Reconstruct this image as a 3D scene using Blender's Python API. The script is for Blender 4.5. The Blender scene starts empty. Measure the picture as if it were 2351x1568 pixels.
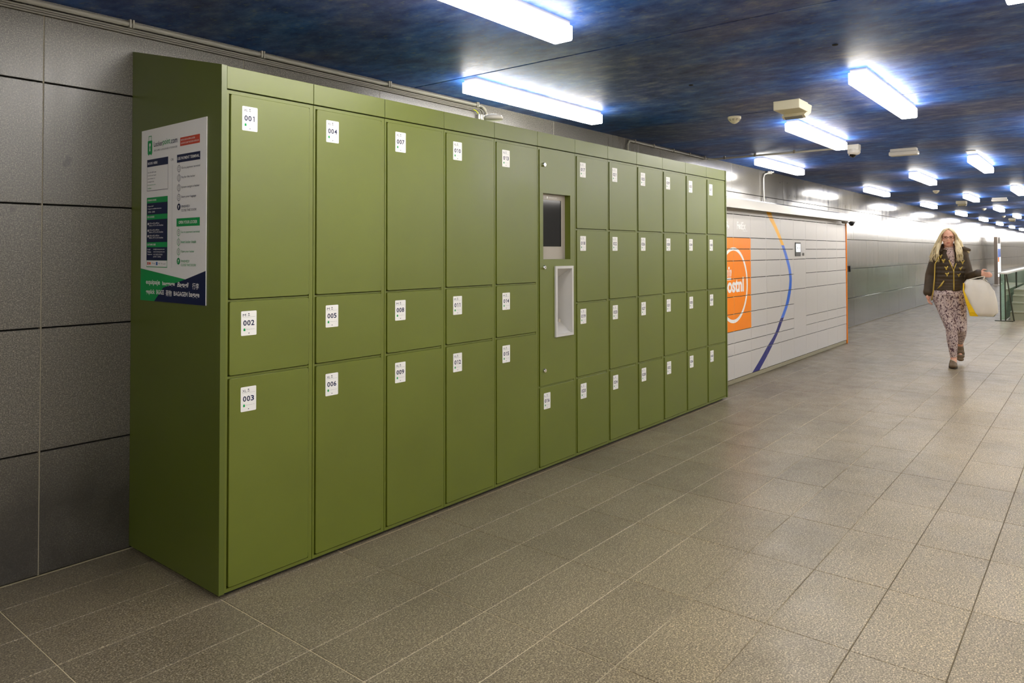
import bpy, bmesh, math, random
from mathutils import Vector, Matrix
from mathutils.bvhtree import BVHTree
random.seed(7)
SC = bpy.context.scene
COL = SC.collection

# ------------------------------------------------------------------ camera, world, exposure
RX, RY = 2351.0, 1568.0
F_, CX, CY = 1666.5, 1175.0, 545.33
YAW, PITCH, ROLL = 0.6824, 0.0193, -0.0017
CAM = Vector((-1.5808, -3.6233, 1.4149))
def cam_axes():
    f = Vector((math.cos(PITCH)*math.cos(YAW), math.cos(PITCH)*math.sin(YAW), math.sin(PITCH)))
    r = f.cross(Vector((0, 0, 1))).normalized(); u = r.cross(f)
    c, s = math.cos(ROLL), math.sin(ROLL)
    return c*r+s*u, -s*r+c*u, f
R_, U_, FW = cam_axes()
cd = bpy.data.cameras.new('camera'); co = bpy.data.objects.new('camera', cd); COL.objects.link(co)
co.matrix_world = Matrix(((R_.x, U_.x, -FW.x, CAM.x), (R_.y, U_.y, -FW.y, CAM.y), (R_.z, U_.z, -FW.z, CAM.z), (0, 0, 0, 1)))
cd.sensor_fit = 'HORIZONTAL'; cd.sensor_width = 36.0; cd.lens = F_/RX*36
cd.shift_x = (RX/2-CX)/RX; cd.shift_y = (CY-RY/2)/RX
cd.clip_start = 0.05; cd.clip_end = 300
SC.camera = co
def project(x, y, z):
    d = Vector((x, y, z))-CAM; w = d.dot(FW)
    if w < 0.1: return None
    return CX+F_*d.dot(R_)/w, CY-F_*d.dot(U_)/w

w = bpy.data.worlds.new('world'); SC.world = w; w.use_nodes = True
w.node_tree.nodes['Background'].inputs[0].default_value = (0.75, 0.85, 1, 1)
w.node_tree.nodes['Background'].inputs[1].default_value = 0.6
vs = SC.view_settings
vs.view_transform = 'Standard'; vs.look = 'None'; vs.gamma = 1; vs.use_curve_mapping = False
vs.exposure = 1.35
LIGHT_STRENGTH = 9.0
LIGHT_COLOR = (1.0, 0.95, 0.875)

# ------------------------------------------------------------------ materials
def new_mat(name):
    m = bpy.data.materials.new(name); m.use_nodes = True
    nt = m.node_tree; return m, nt, nt.nodes['Principled BSDF']
def setp(p, **k):
    for a, b in k.items():
        a = a.replace('_', ' ')
        if a in p.inputs: p.inputs[a].default_value = b
def rgb(r, g, b): # srgb 0-255 -> linear
    f = lambda c: (c/255/12.92) if c/255 <= .04045 else ((c/255+.055)/1.055)**2.4
    return (f(r), f(g), f(b), 1)
def plain(name, c, rough=.5, metal=0., spec=.5, noise=.0, scale=20, **k):
    m, nt, p = new_mat(name)
    setp(p, Base_Color=c, Roughness=rough, Metallic=metal, Specular_IOR_Level=spec, **k)
    if noise:
        tc = nt.nodes.new('ShaderNodeTexCoord'); n = nt.nodes.new('ShaderNodeTexNoise'); n.inputs['Scale'].default_value = scale
        n.inputs['Detail'].default_value = 5
        nt.links.new(tc.outputs['Object'], n.inputs['Vector'])
        mx = nt.nodes.new('ShaderNodeMix'); mx.data_type = 'RGBA'; mx.blend_type = 'MULTIPLY'
        mx.inputs[0].default_value = 1
        mr = nt.nodes.new('ShaderNodeMapRange'); mr.inputs['To Min'].default_value = 1-noise; mr.inputs['To Max'].default_value = 1+noise
        nt.links.new(n.outputs['Fac'], mr.inputs['Value'])
        mx.inputs[6].default_value = c; nt.links.new(mr.outputs[0], mx.inputs[7])
        nt.links.new(mx.outputs[2], p.inputs['Base Color'])
        mr2 = nt.nodes.new('ShaderNodeMapRange'); mr2.inputs['To Min'].default_value = max(0, rough-.06); mr2.inputs['To Max'].default_value = rough+.06
        nt.links.new(n.outputs['Fac'], mr2.inputs['Value']); nt.links.new(mr2.outputs[0], p.inputs['Roughness'])
    return m
def emit(name, c, s):
    m, nt, p = new_mat(name); setp(p, Base_Color=(.8, .8, .8, 1), Emission_Color=(*c, 1), Emission_Strength=s, Roughness=.4); return m
class NT:
    def __init__(s, nt): s.nt = nt
    def n(s, t, **k):
        o = s.nt.nodes.new('ShaderNode'+t)
        for a, b in k.items(): setattr(o, a, b)
        return o
    def l(s, a, b): s.nt.links.new(a, b)
    def ramp(s, src, stops):
        r = s.n('ValToRGB'); e = r.color_ramp.elements
        e[0].position, e[0].color = stops[0]; e[1].position, e[1].color = stops[-1]
        for p_, c_ in stops[1:-1]:
            x = e.new(p_); x.color = c_
        s.l(src, r.inputs[0]); return r.outputs[0]
    def noise(s, vec, scale, detail=4, rough=.55):
        n = s.n('TexNoise'); n.inputs['Scale'].default_value = scale; n.inputs['Detail'].default_value = detail; n.inputs['Roughness'].default_value = rough
        s.l(vec, n.inputs['Vector']); return n.outputs['Fac']
    def mapr(s, src, a, b, c, d):
        m = s.n('MapRange'); m.inputs[1].default_value = a; m.inputs[2].default_value = b; m.inputs[3].default_value = c; m.inputs[4].default_value = d
        s.l(src, m.inputs[0]); return m.outputs[0]
    def math(s, op, a, b=None):
        m = s.n('Math', operation=op)
        for i, v in enumerate((a, b)):
            if v is None: continue
            if isinstance(v, (int, float)): m.inputs[i].default_value = v
            else: s.l(v, m.inputs[i])
        return m.outputs[0]
    def mix(s, f, a, b, blend='MIX'):
        m = s.n('Mix', data_type='RGBA', blend_type=blend)
        for i, v in ((0, f), (6, a), (7, b)):
            if isinstance(v, (int, float)): m.inputs[i].default_value = v
            elif isinstance(v, tuple): m.inputs[i].default_value = v
            else: s.l(v, m.inputs[i])
        return m.outputs[2]
def island_rand(N):
    g = N.n('NewGeometry'); oi = N.n('ObjectInfo')
    return N.math('FRACT', N.math('ADD', g.outputs['Random Per Island'], oi.outputs['Random']))

def floor_mat():
    m, nt, p = new_mat('floor_granite'); N = NT(nt)
    pos = N.n('NewGeometry').outputs['Position']
    r = island_rand(N)
    fine = N.noise(pos, 160, 4, .75); mid = N.noise(pos, 48, 3, .65); big = N.noise(pos, 1.3, 5, .6)
    c = N.ramp(fine, [(.36, rgb(66, 58, 46)), (.5, rgb(134, 122, 97)), (.64, rgb(212, 198, 166))])
    c = N.mix(N.mapr(mid, .35, .65, 0, .55), c, rgb(104, 94, 77), 'MIX')
    c = N.mix(1.0, c, N.ramp(r, [(0, (.93, .925, .92, 1)), (.5, (1, 1, 1, 1)), (1, (1.07, 1.06, 1.04, 1))]), 'MULTIPLY')
    c = N.mix(1.0, c, N.ramp(big, [(.3, (.78, .77, .76, 1)), (.5, (1, 1, 1, 1)), (.7, (1.12, 1.11, 1.1, 1))]), 'MULTIPLY')
    # dirt beside the wall left of the lockers and mid-corridor colour lifted to imitate reflected brightness
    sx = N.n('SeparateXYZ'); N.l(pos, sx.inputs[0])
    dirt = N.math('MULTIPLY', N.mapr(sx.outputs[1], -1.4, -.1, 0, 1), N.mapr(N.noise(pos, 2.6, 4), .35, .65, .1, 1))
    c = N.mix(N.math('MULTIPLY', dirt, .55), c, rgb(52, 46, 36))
    reflect_lift = N.mapr(sx.outputs[1], -1.5, -3.4, 0, 1)
    c = N.mix(N.math('MULTIPLY', reflect_lift, .55), c, N.mix(1.0, c, (2.7, 2.58, 2.4, 1), 'MULTIPLY'))
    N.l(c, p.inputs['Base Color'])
    N.l(N.mapr(N.noise(pos, 6, 4), .3, .7, .30, .44), p.inputs['Roughness'])
    setp(p, Specular_IOR_Level=.5)
    b = N.n('Bump'); b.inputs['Strength'].default_value = .12; b.inputs['Distance'].default_value = .002
    N.l(fine, b.inputs['Height']); N.l(b.outputs[0], p.inputs['Normal'])
    return m
def grout_mat():
    m, nt, p = new_mat('floor_grout'); N = NT(nt)
    pos = N.n('NewGeometry').outputs['Position']
    sx = N.n('SeparateXYZ'); N.l(pos, sx.inputs[0])
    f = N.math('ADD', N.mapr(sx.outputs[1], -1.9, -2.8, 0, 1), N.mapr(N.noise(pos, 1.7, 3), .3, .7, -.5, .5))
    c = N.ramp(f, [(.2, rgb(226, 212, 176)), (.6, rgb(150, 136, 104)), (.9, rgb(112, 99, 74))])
    N.l(c, p.inputs['Base Color']); setp(p, Roughness=.8)
    return m
def wall_mat():
    m, nt, p = new_mat('wall_granite'); N = NT(nt)
    pos = N.n('NewGeometry').outputs['Position']
    r = island_rand(N)
    sx = N.n('SeparateXYZ'); N.l(pos, sx.inputs[0])
    fine = N.noise(pos, 190, 4, .75); mid = N.noise(pos, 80, 3, .65)
    c = N.ramp(fine, [(.36, rgb(48, 45, 39)), (.5, rgb(92, 88, 79)), (.64, rgb(150, 145, 132))])
    c = N.mix(N.mapr(mid, .35, .65, 0, .5), c, rgb(70, 67, 60))
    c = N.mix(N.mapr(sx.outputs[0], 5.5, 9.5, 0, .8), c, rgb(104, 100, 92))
    N.l(N.mapr(sx.outputs[0], 5.5, 9.5, 0, .0), p.inputs['Metallic'])
    c = N.mix(1.0, c, N.ramp(r, [(0, (.88, .87, .86, 1)), (1, (1.1, 1.1, 1.1, 1))]), 'MULTIPLY')
    spots = N.ramp(N.noise(pos, 9, 2, .5), [(.26, (.5, .5, .5, 1)), (.31, (1, 1, 1, 1))])
    c = N.mix(1.0, c, spots, 'MULTIPLY')
    vor = N.n('TexVoronoi'); vor.inputs['Scale'].default_value = 3.2; N.l(pos, vor.inputs['Vector'])
    c = N.mix(N.mapr(vor.outputs['Distance'], .035, .06, .55, 0), c, rgb(52, 48, 42))
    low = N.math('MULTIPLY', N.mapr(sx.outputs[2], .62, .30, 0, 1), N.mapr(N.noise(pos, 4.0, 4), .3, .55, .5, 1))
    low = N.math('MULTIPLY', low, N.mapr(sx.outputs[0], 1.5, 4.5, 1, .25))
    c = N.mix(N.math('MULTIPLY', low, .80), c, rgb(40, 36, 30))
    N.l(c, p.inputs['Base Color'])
    # worn honed stone close by, polished stone further down the passage; vertical wiping streaks
    mp = N.n('Mapping'); mp.inputs['Scale'].default_value = (3.5, 1, .25); N.l(pos, mp.inputs[0])
    st = N.noise(mp.outputs[0], 2.2, 4)
    rg = N.math('ADD', N.mapr(sx.outputs[0], 3.0, 8.0, .33, .12), N.mapr(st, .3, .7, -.02, .05))
    N.l(rg, p.inputs['Roughness'])
    setp(p, Specular_IOR_Level=.9)
    b = N.n('Bump'); b.inputs['Strength'].default_value = .05; b.inputs['Distance'].default_value = .001
    N.l(fine, b.inputs['Height']); N.l(b.outputs[0], p.inputs['Normal'])
    return m
def ceiling_mat():
    m, nt, p = new_mat('ceiling_paint'); N = NT(nt)
    pos = N.n('NewGeometry').outputs['Position']
    mp = N.n('Mapping'); mp.inputs['Scale'].default_value = (2.6, 1.5, 1); N.l(pos, mp.inputs[0])
    mp2 = N.n('Mapping'); mp2.inputs['Scale'].default_value = (1.0, .55, 1); N.l(pos, mp2.inputs[0])
    s = N.noise(mp.outputs[0], 4.2, 6, .65); s2 = N.noise(mp.outputs[0], 13, 4, .6); big = N.noise(mp2.outputs[0], 1.3, 4, .55)
    c = N.ramp(s, [(.24, rgb(22, 50, 112)), (.44, rgb(36, 80, 156)), (.6, rgb(58, 106, 184)), (.80, rgb(128, 154, 180))])
    c2 = N.ramp(s, [(.26, rgb(52, 60, 100)), (.5, rgb(86, 94, 138)), (.78, rgb(146, 146, 152))])
    c = N.mix(N.mapr(big, .44, .62, 0, .85), c, c2)
    c = N.mix(N.mapr(s2, .56, .68, 0, .35), c, rgb(140, 146, 128))
    N.l(c, p.inputs['Base Color'])
    N.l(N.mapr(s2, .3, .7, .42, .55), p.inputs['Roughness'])
    setp(p, Specular_IOR_Level=.12)
    b = N.n('Bump'); b.inputs['Strength'].default_value = .12; b.inputs['Distance'].default_value = .003
    N.l(s, b.inputs['Height']); N.l(b.outputs[0], p.inputs['Normal'])
    return m
def green_mat(name, c, rough):
    m, nt, p = new_mat(name); N = NT(nt)
    pos = N.n('NewGeometry').outputs['Position']
    n = N.noise(pos, 3, 5, .6); f = N.noise(pos, 900, 2, .6)
    cc = N.mix(1.0, c, N.ramp(n, [(.3, (.93, .93, .93, 1)), (.7, (1.06, 1.06, 1.06, 1))]), 'MULTIPLY')
    N.l(cc, p.inputs['Base Color']); N.l(N.mapr(n, .3, .7, rough-.03, rough+.04), p.inputs['Roughness'])
    setp(p, Specular_IOR_Level=.8)
    b = N.n('Bump'); b.inputs['Strength'].default_value = .03; b.inputs['Distance'].default_value = .0005
    N.l(f, b.inputs['Height']); N.l(b.outputs[0], p.inputs['Normal'])
    return m
def steel_mat():
    m, nt, p = new_mat('brushed_steel'); N = NT(nt)
    tc = N.n('TexCoord'); mp = N.n('Mapping'); mp.inputs['Scale'].default_value = (1, 40, 40); N.l(tc.outputs['Object'], mp.inputs[0])
    s = N.noise(mp.outputs[0], 6, 3)
    p.inputs['Roughness'].default_value = .2; setp(p, Base_Color=rgb(122, 119, 112), Metallic=.9)
    return m
def leopard_mat(name, ca, cb, sc):
    m, nt, p = new_mat(name); N = NT(nt)
    tc = N.n('TexCoord'); mp = N.n('Mapping'); mp.inputs['Scale'].default_value = (1, 1, .6); mp.inputs['Rotation'].default_value = (.0, .5, .2); N.l(tc.outputs['Object'], mp.inputs[0])
    n = N.noise(mp.outputs[0], sc, 4, .7); n2 = N.noise(mp.outputs[0], sc*.22, 2, .5)
    c = N.ramp(n, [(.44, cb), (.50, ca), (.60, ca), (.66, rgb(150, 118, 118))])
    c = N.mix(1.0, c, N.ramp(n2, [(.3, (.82, .8, .82, 1)), (.7, (1.1, 1.1, 1.05, 1))]), 'MULTIPLY')
    N.l(c, p.inputs['Base Color']); setp(p, Roughness=.8); return m
def fabric_mat(name, c, sc=60):
    m, nt, p = new_mat(name); N = NT(nt)
    tc = N.n('TexCoord'); n = N.noise(tc.outputs['Object'], sc, 4); n2 = N.noise(tc.outputs['Object'], 9, 3)
    N.l(N.mix(1.0, c, N.ramp(n2, [(.3, (.7, .7, .7, 1)), (.7, (1.4, 1.35, 1.25, 1))]), 'MULTIPLY'), p.inputs['Base Color'])
    setp(p, Roughness=.6)
    b = N.n('Bump'); b.inputs['Strength'].default_value = .5; b.inputs['Distance'].default_value = .01
    N.l(n2, b.inputs['Height']); N.l(b.outputs[0], p.inputs['Normal']); return m
def glass_mat(name, c, rough=.02):
    m, nt, p = new_mat(name); setp(p, Base_Color=c, Roughness=rough, Transmission_Weight=1.0, IOR=1.45); return m

M = dict(
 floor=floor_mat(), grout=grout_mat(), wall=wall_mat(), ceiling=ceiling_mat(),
 green=green_mat('green_enamel', rgb(97, 107, 16), .41), green_shaded=green_mat('green_shaded_side', rgb(86, 98, 18), .38),  # side version is the same enamel, darkened to stand in for its shade
 greendark=plain('gap_shadow_and_hinge_green', rgb(40, 46, 14), .6),  # shadow of the door gaps put into the green; hinges share it
 black=plain('black_plinth', rgb(18, 18, 20), .6), joint=plain('dark_joint', rgb(22, 21, 19), .9),
 wallgrout=plain('wall_grout', rgb(150, 142, 122), .9, noise=.3, scale=8),
 white=plain('white_print', rgb(246, 245, 242), .35), sticker=plain('label_white', rgb(240, 239, 235), .3),
 navy=plain('navy_print', rgb(10, 26, 68), .35, spec=.2), gprint=plain('green_print', rgb(10, 156, 78), .35, spec=.2), red=plain('red_print', rgb(206, 62, 24), .35),
 greyprint=plain('grey_print', rgb(96, 100, 110), .4), orange=plain('orange_print', rgb(255, 140, 0), .32, spec=.2), yellow=plain('yellow_print', rgb(255, 186, 0), .32, spec=.2),
 blueA=plain('light_blue_print', rgb(68, 118, 222), .32, spec=.2), blueB=plain('mid_blue_print', rgb(20, 96, 206), .32, spec=.2), blueC=plain('dark_blue_print', rgb(24, 28, 116), .32, spec=.2),
 blueprint=plain('blue_print', rgb(30, 110, 190), .35),
 parcel=plain('parcel_grey', rgb(200, 196, 190), .30), parcelbase=plain('parcel_base', rgb(150, 144, 118), .5, noise=.08, scale=12),
 steel=steel_mat(), chrome=plain('chrome', rgb(220, 220, 220), .12, 1.0),
 diffuser=emit('lamp_diffuser', LIGHT_COLOR, LIGHT_STRENGTH), housing=plain('lamp_housing', rgb(170, 170, 174), .45),
 conduit=plain('grey_conduit', rgb(150, 146, 134), .45), conduitw=plain('white_conduit', rgb(226, 223, 214), .4), clamp=plain('conduit_clamp', rgb(120, 114, 104), .5),
 cable=plain('grey_cable', rgb(128, 124, 114), .5), earth=plain('earth_cable', rgb(210, 220, 30), .5),
 cream=plain('cream_plastic', rgb(222, 214, 188), .4), offwhite=plain('offwhite_plastic', rgb(224, 220, 210), .4), darkglass=plain('dark_screen', rgb(20, 22, 24), .08, spec=.2),
 dome=plain('dome_black', rgb(14, 14, 15), .08), bezel=plain('bezel_taupe', rgb(172, 164, 152), .35), bay=plain('bay_grey', rgb(205, 203, 198), .45),
 handrail=plain('handrail_white', rgb(225, 222, 212), .3), post=plain('balustrade_post', rgb(52, 54, 34), .4), glass=glass_mat('balustrade_glass', rgb(190, 225, 200)),
 stair=plain('stair_stone', rgb(168, 168, 142), .5, noise=.1, scale=6), stairwall=plain('stair_wall', rgb(150, 158, 142), .5, noise=.1, scale=3),
 screen=emit('backlit_screen', (.80, .92, 1.0), 1.1), totem=plain('totem_steel', rgb(140, 128, 116), .35, .6),
 skin=plain('skin', rgb(228, 172, 144), .5, noise=.06, scale=14, Subsurface_Weight=.1), hair=plain('blonde_hair', rgb(226, 208, 164), .5, noise=.25, scale=40),
 jacket=fabric_mat('olive_jacket', rgb(66, 52, 32)), leggings=leopard_mat('leopard_leggings', rgb(214, 196, 190), rgb(84, 54, 64), 62),
 scarf=leopard_mat('leopard_scarf', rgb(214, 190, 178), rgb(110, 84, 84), 70), gold=plain('gold', rgb(214, 186, 92), .3, .7), shoe=plain('brown_shoe', rgb(112, 92, 66), .6, noise=.2, scale=60),
 sole=plain('shoe_sole', rgb(58, 48, 36), .7), bag=plain('carrier_bag', rgb(232, 224, 208), .45, noise=.06, scale=10), bagy=plain('carrier_bag_yellow', rgb(246, 200, 10), .45, noise=.15, scale=50),
 glasses=plain('glasses_frame', rgb(110, 74, 60), .3), eye=plain('eye_dark', rgb(96, 70, 60), .3), lip=plain('lips', rgb(176, 92, 80), .5),
 rightwall=plain('right_wall_panel', rgb(228, 224, 215), .4, noise=.04, scale=2), leaf=plain('print_leaf', rgb(90, 140, 90), .4),
)

# ------------------------------------------------------------------ mesh helpers
class MB:
    def __init__(s): s.v = []; s.f = []; s.m = []
    def add(s, vs, fs, mi=0):
        o = len(s.v); s.v += [tuple(a) for a in vs]; s.f += [tuple(i+o for i in f) for f in fs]; s.m += [mi]*len(fs); return s
    def box(s, x0, x1, y0, y1, z0, z1, mi=0):
        vs = [(x0, y0, z0), (x1, y0, z0), (x1, y1, z0), (x0, y1, z0), (x0, y0, z1), (x1, y0, z1), (x1, y1, z1), (x0, y1, z1)]
        return s.add(vs, [(0, 3, 2, 1), (4, 5, 6, 7), (0, 1, 5, 4), (1, 2, 6, 5), (2, 3, 7, 6), (3, 0, 4, 7)], mi)
    def prism(s, pts, a0, a1, axis='y', mi=0):
        n = len(pts)
        P = lambda p, a: {'y': (p[0], a, p[1]), 'x': (a, p[0], p[1]), 'z': (p[0], p[1], a)}[axis]
        vs = [P(p, a0) for p in pts]+[P(p, a1) for p in pts]
        return s.add(vs, [tuple(range(n)), tuple(range(2*n-1, n-1, -1))]+[(i, i+n, (i+1) % n+n, (i+1) % n) for i in range(n)], mi)
    def rdoor(s, x0, x1, z0, z1, yf, yb, r=.007, ch=.002, mi=0, seg=3):
        # rounded rectangular door leaf facing -y, with a chamfered front edge
        def loop(i, y):
            o = []
            for cx_, cz, a0 in ((x1-r, z1-r, 0), (x0+r, z1-r, 90), (x0+r, z0+r, 180), (x1-r, z0+r, 270)):
                for k in range(seg+1):
                    a = math.radians(a0+90*k/seg); o.append((cx_+(r-i)*math.cos(a), y, cz+(r-i)*math.sin(a)))
            return o
        A = loop(ch, yf); B = loop(0, yf+ch); C = loop(0, yb); n = len(A)
        fs = [tuple(range(n-1, -1, -1)), tuple(range(2*n, 3*n))]
        for j in (0, 1):
            for i in range(n):
                k = (i+1) % n; fs.append((j*n+i, j*n+k, (j+1)*n+k, (j+1)*n+i))
        return s.add(A+B+C, fs, mi)
    def tube(s, pts, r, seg=8, mi=0, caps=True):
        pts = [Vector(p) for p in pts]; rs = r if isinstance(r, (list, tuple)) else [r]*len(pts)
        up = Vector((0, 0, 1)); rings = []
        for i, p in enumerate(pts):
            t = (pts[min(i+1, len(pts)-1)]-pts[max(i-1, 0)]).normalized()
            a = t.cross(up) if abs(t.dot(up)) < .95 else t.cross(Vector((0, 1, 0)))
            a.normalize(); b = t.cross(a)
            rings.append([p+(a*math.cos(2*math.pi*k/seg)+b*math.sin(2*math.pi*k/seg))*rs[i] for k in range(seg)])
        vs = [v for g in rings for v in g]; fs = []
        for i in range(len(pts)-1):
            for k in range(seg):
                k2 = (k+1) % seg; fs.append((i*seg+k, i*seg+k2, (i+1)*seg+k2, (i+1)*seg+k))
        if caps: fs += [tuple(range(seg-1, -1, -1)), tuple(range(len(vs)-seg, len(vs)))]
        return s.add(vs, fs, mi)
    def lathe(s, prof, cx=0, cy=0, cz=0, seg=20, mi=0, axis='z'):
        n = len(prof); vs = []
        for r, h in prof:
            for k in range(seg):
                a = 2*math.pi*k/seg; p = (r*math.cos(a), r*math.sin(a), h)
                if axis == 'y': p = (p[0], p[2], p[1])
                vs.append((cx+p[0], cy+p[1], cz+p[2]))
        fs = []
        for i in range(n-1):
            for k in range(seg):
                k2 = (k+1) % seg; fs.append((i*seg+k, i*seg+k2, (i+1)*seg+k2, (i+1)*seg+k))
        fs += [tuple(range(seg-1, -1, -1)), tuple(range((n-1)*seg, n*seg))]
        return s.add(vs, fs, mi)
    def ell(s, c, r, seg=16, rings=10, mi=0, rot=None):
        vs = []; fs = []
        for i in range(rings+1):
            t = math.pi*i/rings
            for k in range(seg):
                a = 2*math.pi*k/seg; v = Vector((r[0]*math.sin(t)*math.cos(a), r[1]*math.sin(t)*math.sin(a), r[2]*math.cos(t)))
                if rot: v = rot @ v
                vs.append(Vector(c)+v)
        for i in range(rings):
            for k in range(seg):
                k2 = (k+1) % seg; fs.append((i*seg+k, (i+1)*seg+k, (i+1)*seg+k2, i*seg+k2))
        return s.add(vs, fs, mi)
    def mesh(s, name, mats, smooth=False):
        me = bpy.data.meshes.new(name); me.from_pydata([tuple(v) for v in s.v], [], s.f)
        if not isinstance(mats, (list, tuple)): mats = [mats]
        for m in mats: me.materials.append(m)
        if len(mats) > 1: me.polygons.foreach_set('material_index', s.m)
        bm = bmesh.new(); bm.from_mesh(me); bmesh.ops.remove_doubles(bm, verts=bm.verts, dist=1e-6) if smooth else None
        if smooth: bmesh.ops.recalc_face_normals(bm, faces=bm.faces)
        bm.to_mesh(me); bm.free()
        if smooth: me.polygons.foreach_set('use_smooth', [True]*len(me.polygons))
        me.update(); return me
    def build(s, name, mats, parent=None, smooth=False, loc=None):
        return link(name, s.mesh(name, mats, smooth), parent, loc)
def link(name, me, parent=None, loc=None):
    o = bpy.data.objects.new(name, me); COL.objects.link(o)
    if parent is not None: o.parent = parent
    if loc: o.location = loc
    return o
def tag(o, label=None, cat=None, group=None, kind=None):
    for k, v in (('label', label), ('category', cat), ('group', group), ('kind', kind)):
        if v: o[k] = v
    return o
def thing(name, label, cat, loc=(0, 0, 0), rz=0, group=None):
    o = bpy.data.objects.new(name, None); COL.objects.link(o); o.location = loc; o.rotation_euler = (0, 0, rz); o.empty_display_size = .1
    return tag(o, label, cat, group)
def copy_tree(o, parent=None):
    c = o.copy(); COL.objects.link(c); c.parent = parent
    for ch in list(o.children): copy_tree(ch, c)
    return c
ORD = ['first', 'second', 'third', 'fourth', 'fifth', 'sixth', 'seventh', 'eighth', 'ninth', 'tenth', 'eleventh', 'twelfth', 'thirteenth', 'fourteenth', 'fifteenth', 'sixteenth', 'seventeenth', 'eighteenth', 'nineteenth', 'twentieth']

# text as triangulated 2D outlines
_tc = {}
def text2d(txt, bold=0.0, res=3, shear=0.0):
    k = (txt, bold, res, shear)
    if k in _tc: return _tc[k]
    cu = bpy.data.curves.new('t', 'FONT'); cu.body = txt; cu.size = 1; cu.resolution_u = res; cu.offset = bold; cu.shear = shear
    o = bpy.data.objects.new('t', cu); COL.objects.link(o)
    dg = bpy.context.evaluated_depsgraph_get(); me = bpy.data.meshes.new_from_object(o.evaluated_get(dg))
    me.calc_loop_triangles()
    vs = [(v.co.x, v.co.y) for v in me.vertices]; tr = [tuple(t.vertices) for t in me.loop_triangles]
    bpy.data.objects.remove(o); bpy.data.curves.remove(cu); bpy.data.meshes.remove(me)
    if vs:
        x0 = min(v[0] for v in vs); x1 = max(v[0] for v in vs); y0 = min(v[1] for v in vs); y1 = max(v[1] for v in vs)
        vs = [((a-x0)/(x1-x0), (b-y0)/(y1-y0)) for a, b in vs]
        asp = (x1-x0)/(y1-y0)
    else: asp = 1
    _tc[k] = (vs, tr, asp); return _tc[k]
def text_tris(txt, x0, x1, z0, z1, **k):
    vs, tr, asp = text2d(txt, **k)
    return [[(x0+vs[i][0]*(x1-x0), z0+vs[i][1]*(z1-z0)) for i in t] for t in tr]
def put_text(mb, txt, x0, x1, z0, z1, P, mi, **k):
    vs, tr, asp = text2d(txt, **k)
    mb.add([P(x0+a*(x1-x0), z0+b*(z1-z0)) for a, b in vs], tr, mi)

# ------------------------------------------------------------------ setting
H = 2.53; XA, XB = -5.6, 92.0; YR = -7.4
S_JOINT = .27
def tile_visible(x0, x1, y0, y1, z=0.):
    ps = [project(x, y, z) for x in (x0, x1) for y in (y0, y1)]
    if any(p is None for p in ps): return 0
    ux = [p[0] for p in ps]; uy = [p[1] for p in ps]
    if max(ux) < 0 or min(ux) > RX or max(uy) < 0 or min(uy) > RY: return 0
    return (max(ux)-min(ux))*(max(uy)-min(uy))
# floor
fb = MB().box(XA, XB, YR, .06, -.12, -.0025)
floor = fb.build('floor', M['grout']); tag(floor, kind='structure')
tiles = []
TX, TY = .6005, .2978
ix0 = int((XA+.012)/TX)-1
rows = []
y = -.23
rows.append((y, .0))
while y > YR:
    rows.append((y-TY, y)); y -= TY
for (ya, yb) in rows:
    for i in range(-16, 155):
        xa = -.0115+i*TX; xb = xa+TX
        if xb < XA or xa > XB: continue
        a = tile_visible(xa, xb, ya, yb)
        if yb > -.80 and xa > .3 and xb < 5.0: a = 0
        tiles.append((a, xa, xb, ya, yb))
tiles.sort(key=lambda t: -t[0])
g = .0019
def tile_mesh(dx, dy):
    m = MB(); b = .0012; z1 = .0; z0 = -.003
    m.add([(0, 0, z0), (dx, 0, z0), (dx, dy, z0), (0, dy, z0), (0, 0, z1-b), (dx, 0, z1-b), (dx, dy, z1-b), (0, dy, z1-b), (b, b, z1), (dx-b, b, z1), (dx-b, dy-b, z1), (b, dy-b, z1)],
          [(0, 1, 5, 4), (1, 2, 6, 5), (2, 3, 7, 6), (3, 0, 4, 7), (4, 5, 9, 8), (5, 6, 10, 9), (6, 7, 11, 10), (7, 4, 8, 11), (8, 9, 10, 11)])
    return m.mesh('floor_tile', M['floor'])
tm = {}
for a, xa, xb, ya, yb in tiles[:300]:
    k = round(yb-ya, 3)
    if k not in tm: tm[k] = tile_mesh(TX-2*g, yb-ya-2*g)
    link('floor_tile', tm[k], floor, (xa+g, ya+g, random.uniform(-.0004, .0004)))
mb = MB()
for a, xa, xb, ya, yb in tiles[300:]:
    gg = g if xa < 25 else .001
    mb.add([(xa+gg, ya+gg, 0), (xb-gg, ya+gg, 0), (xb-gg, yb-gg, 0), (xa+gg, yb-gg, 0)], [(0, 1, 2, 3)])
tag(mb.build('distant_floor_tiles', M['floor'], floor), kind='stuff')

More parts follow.
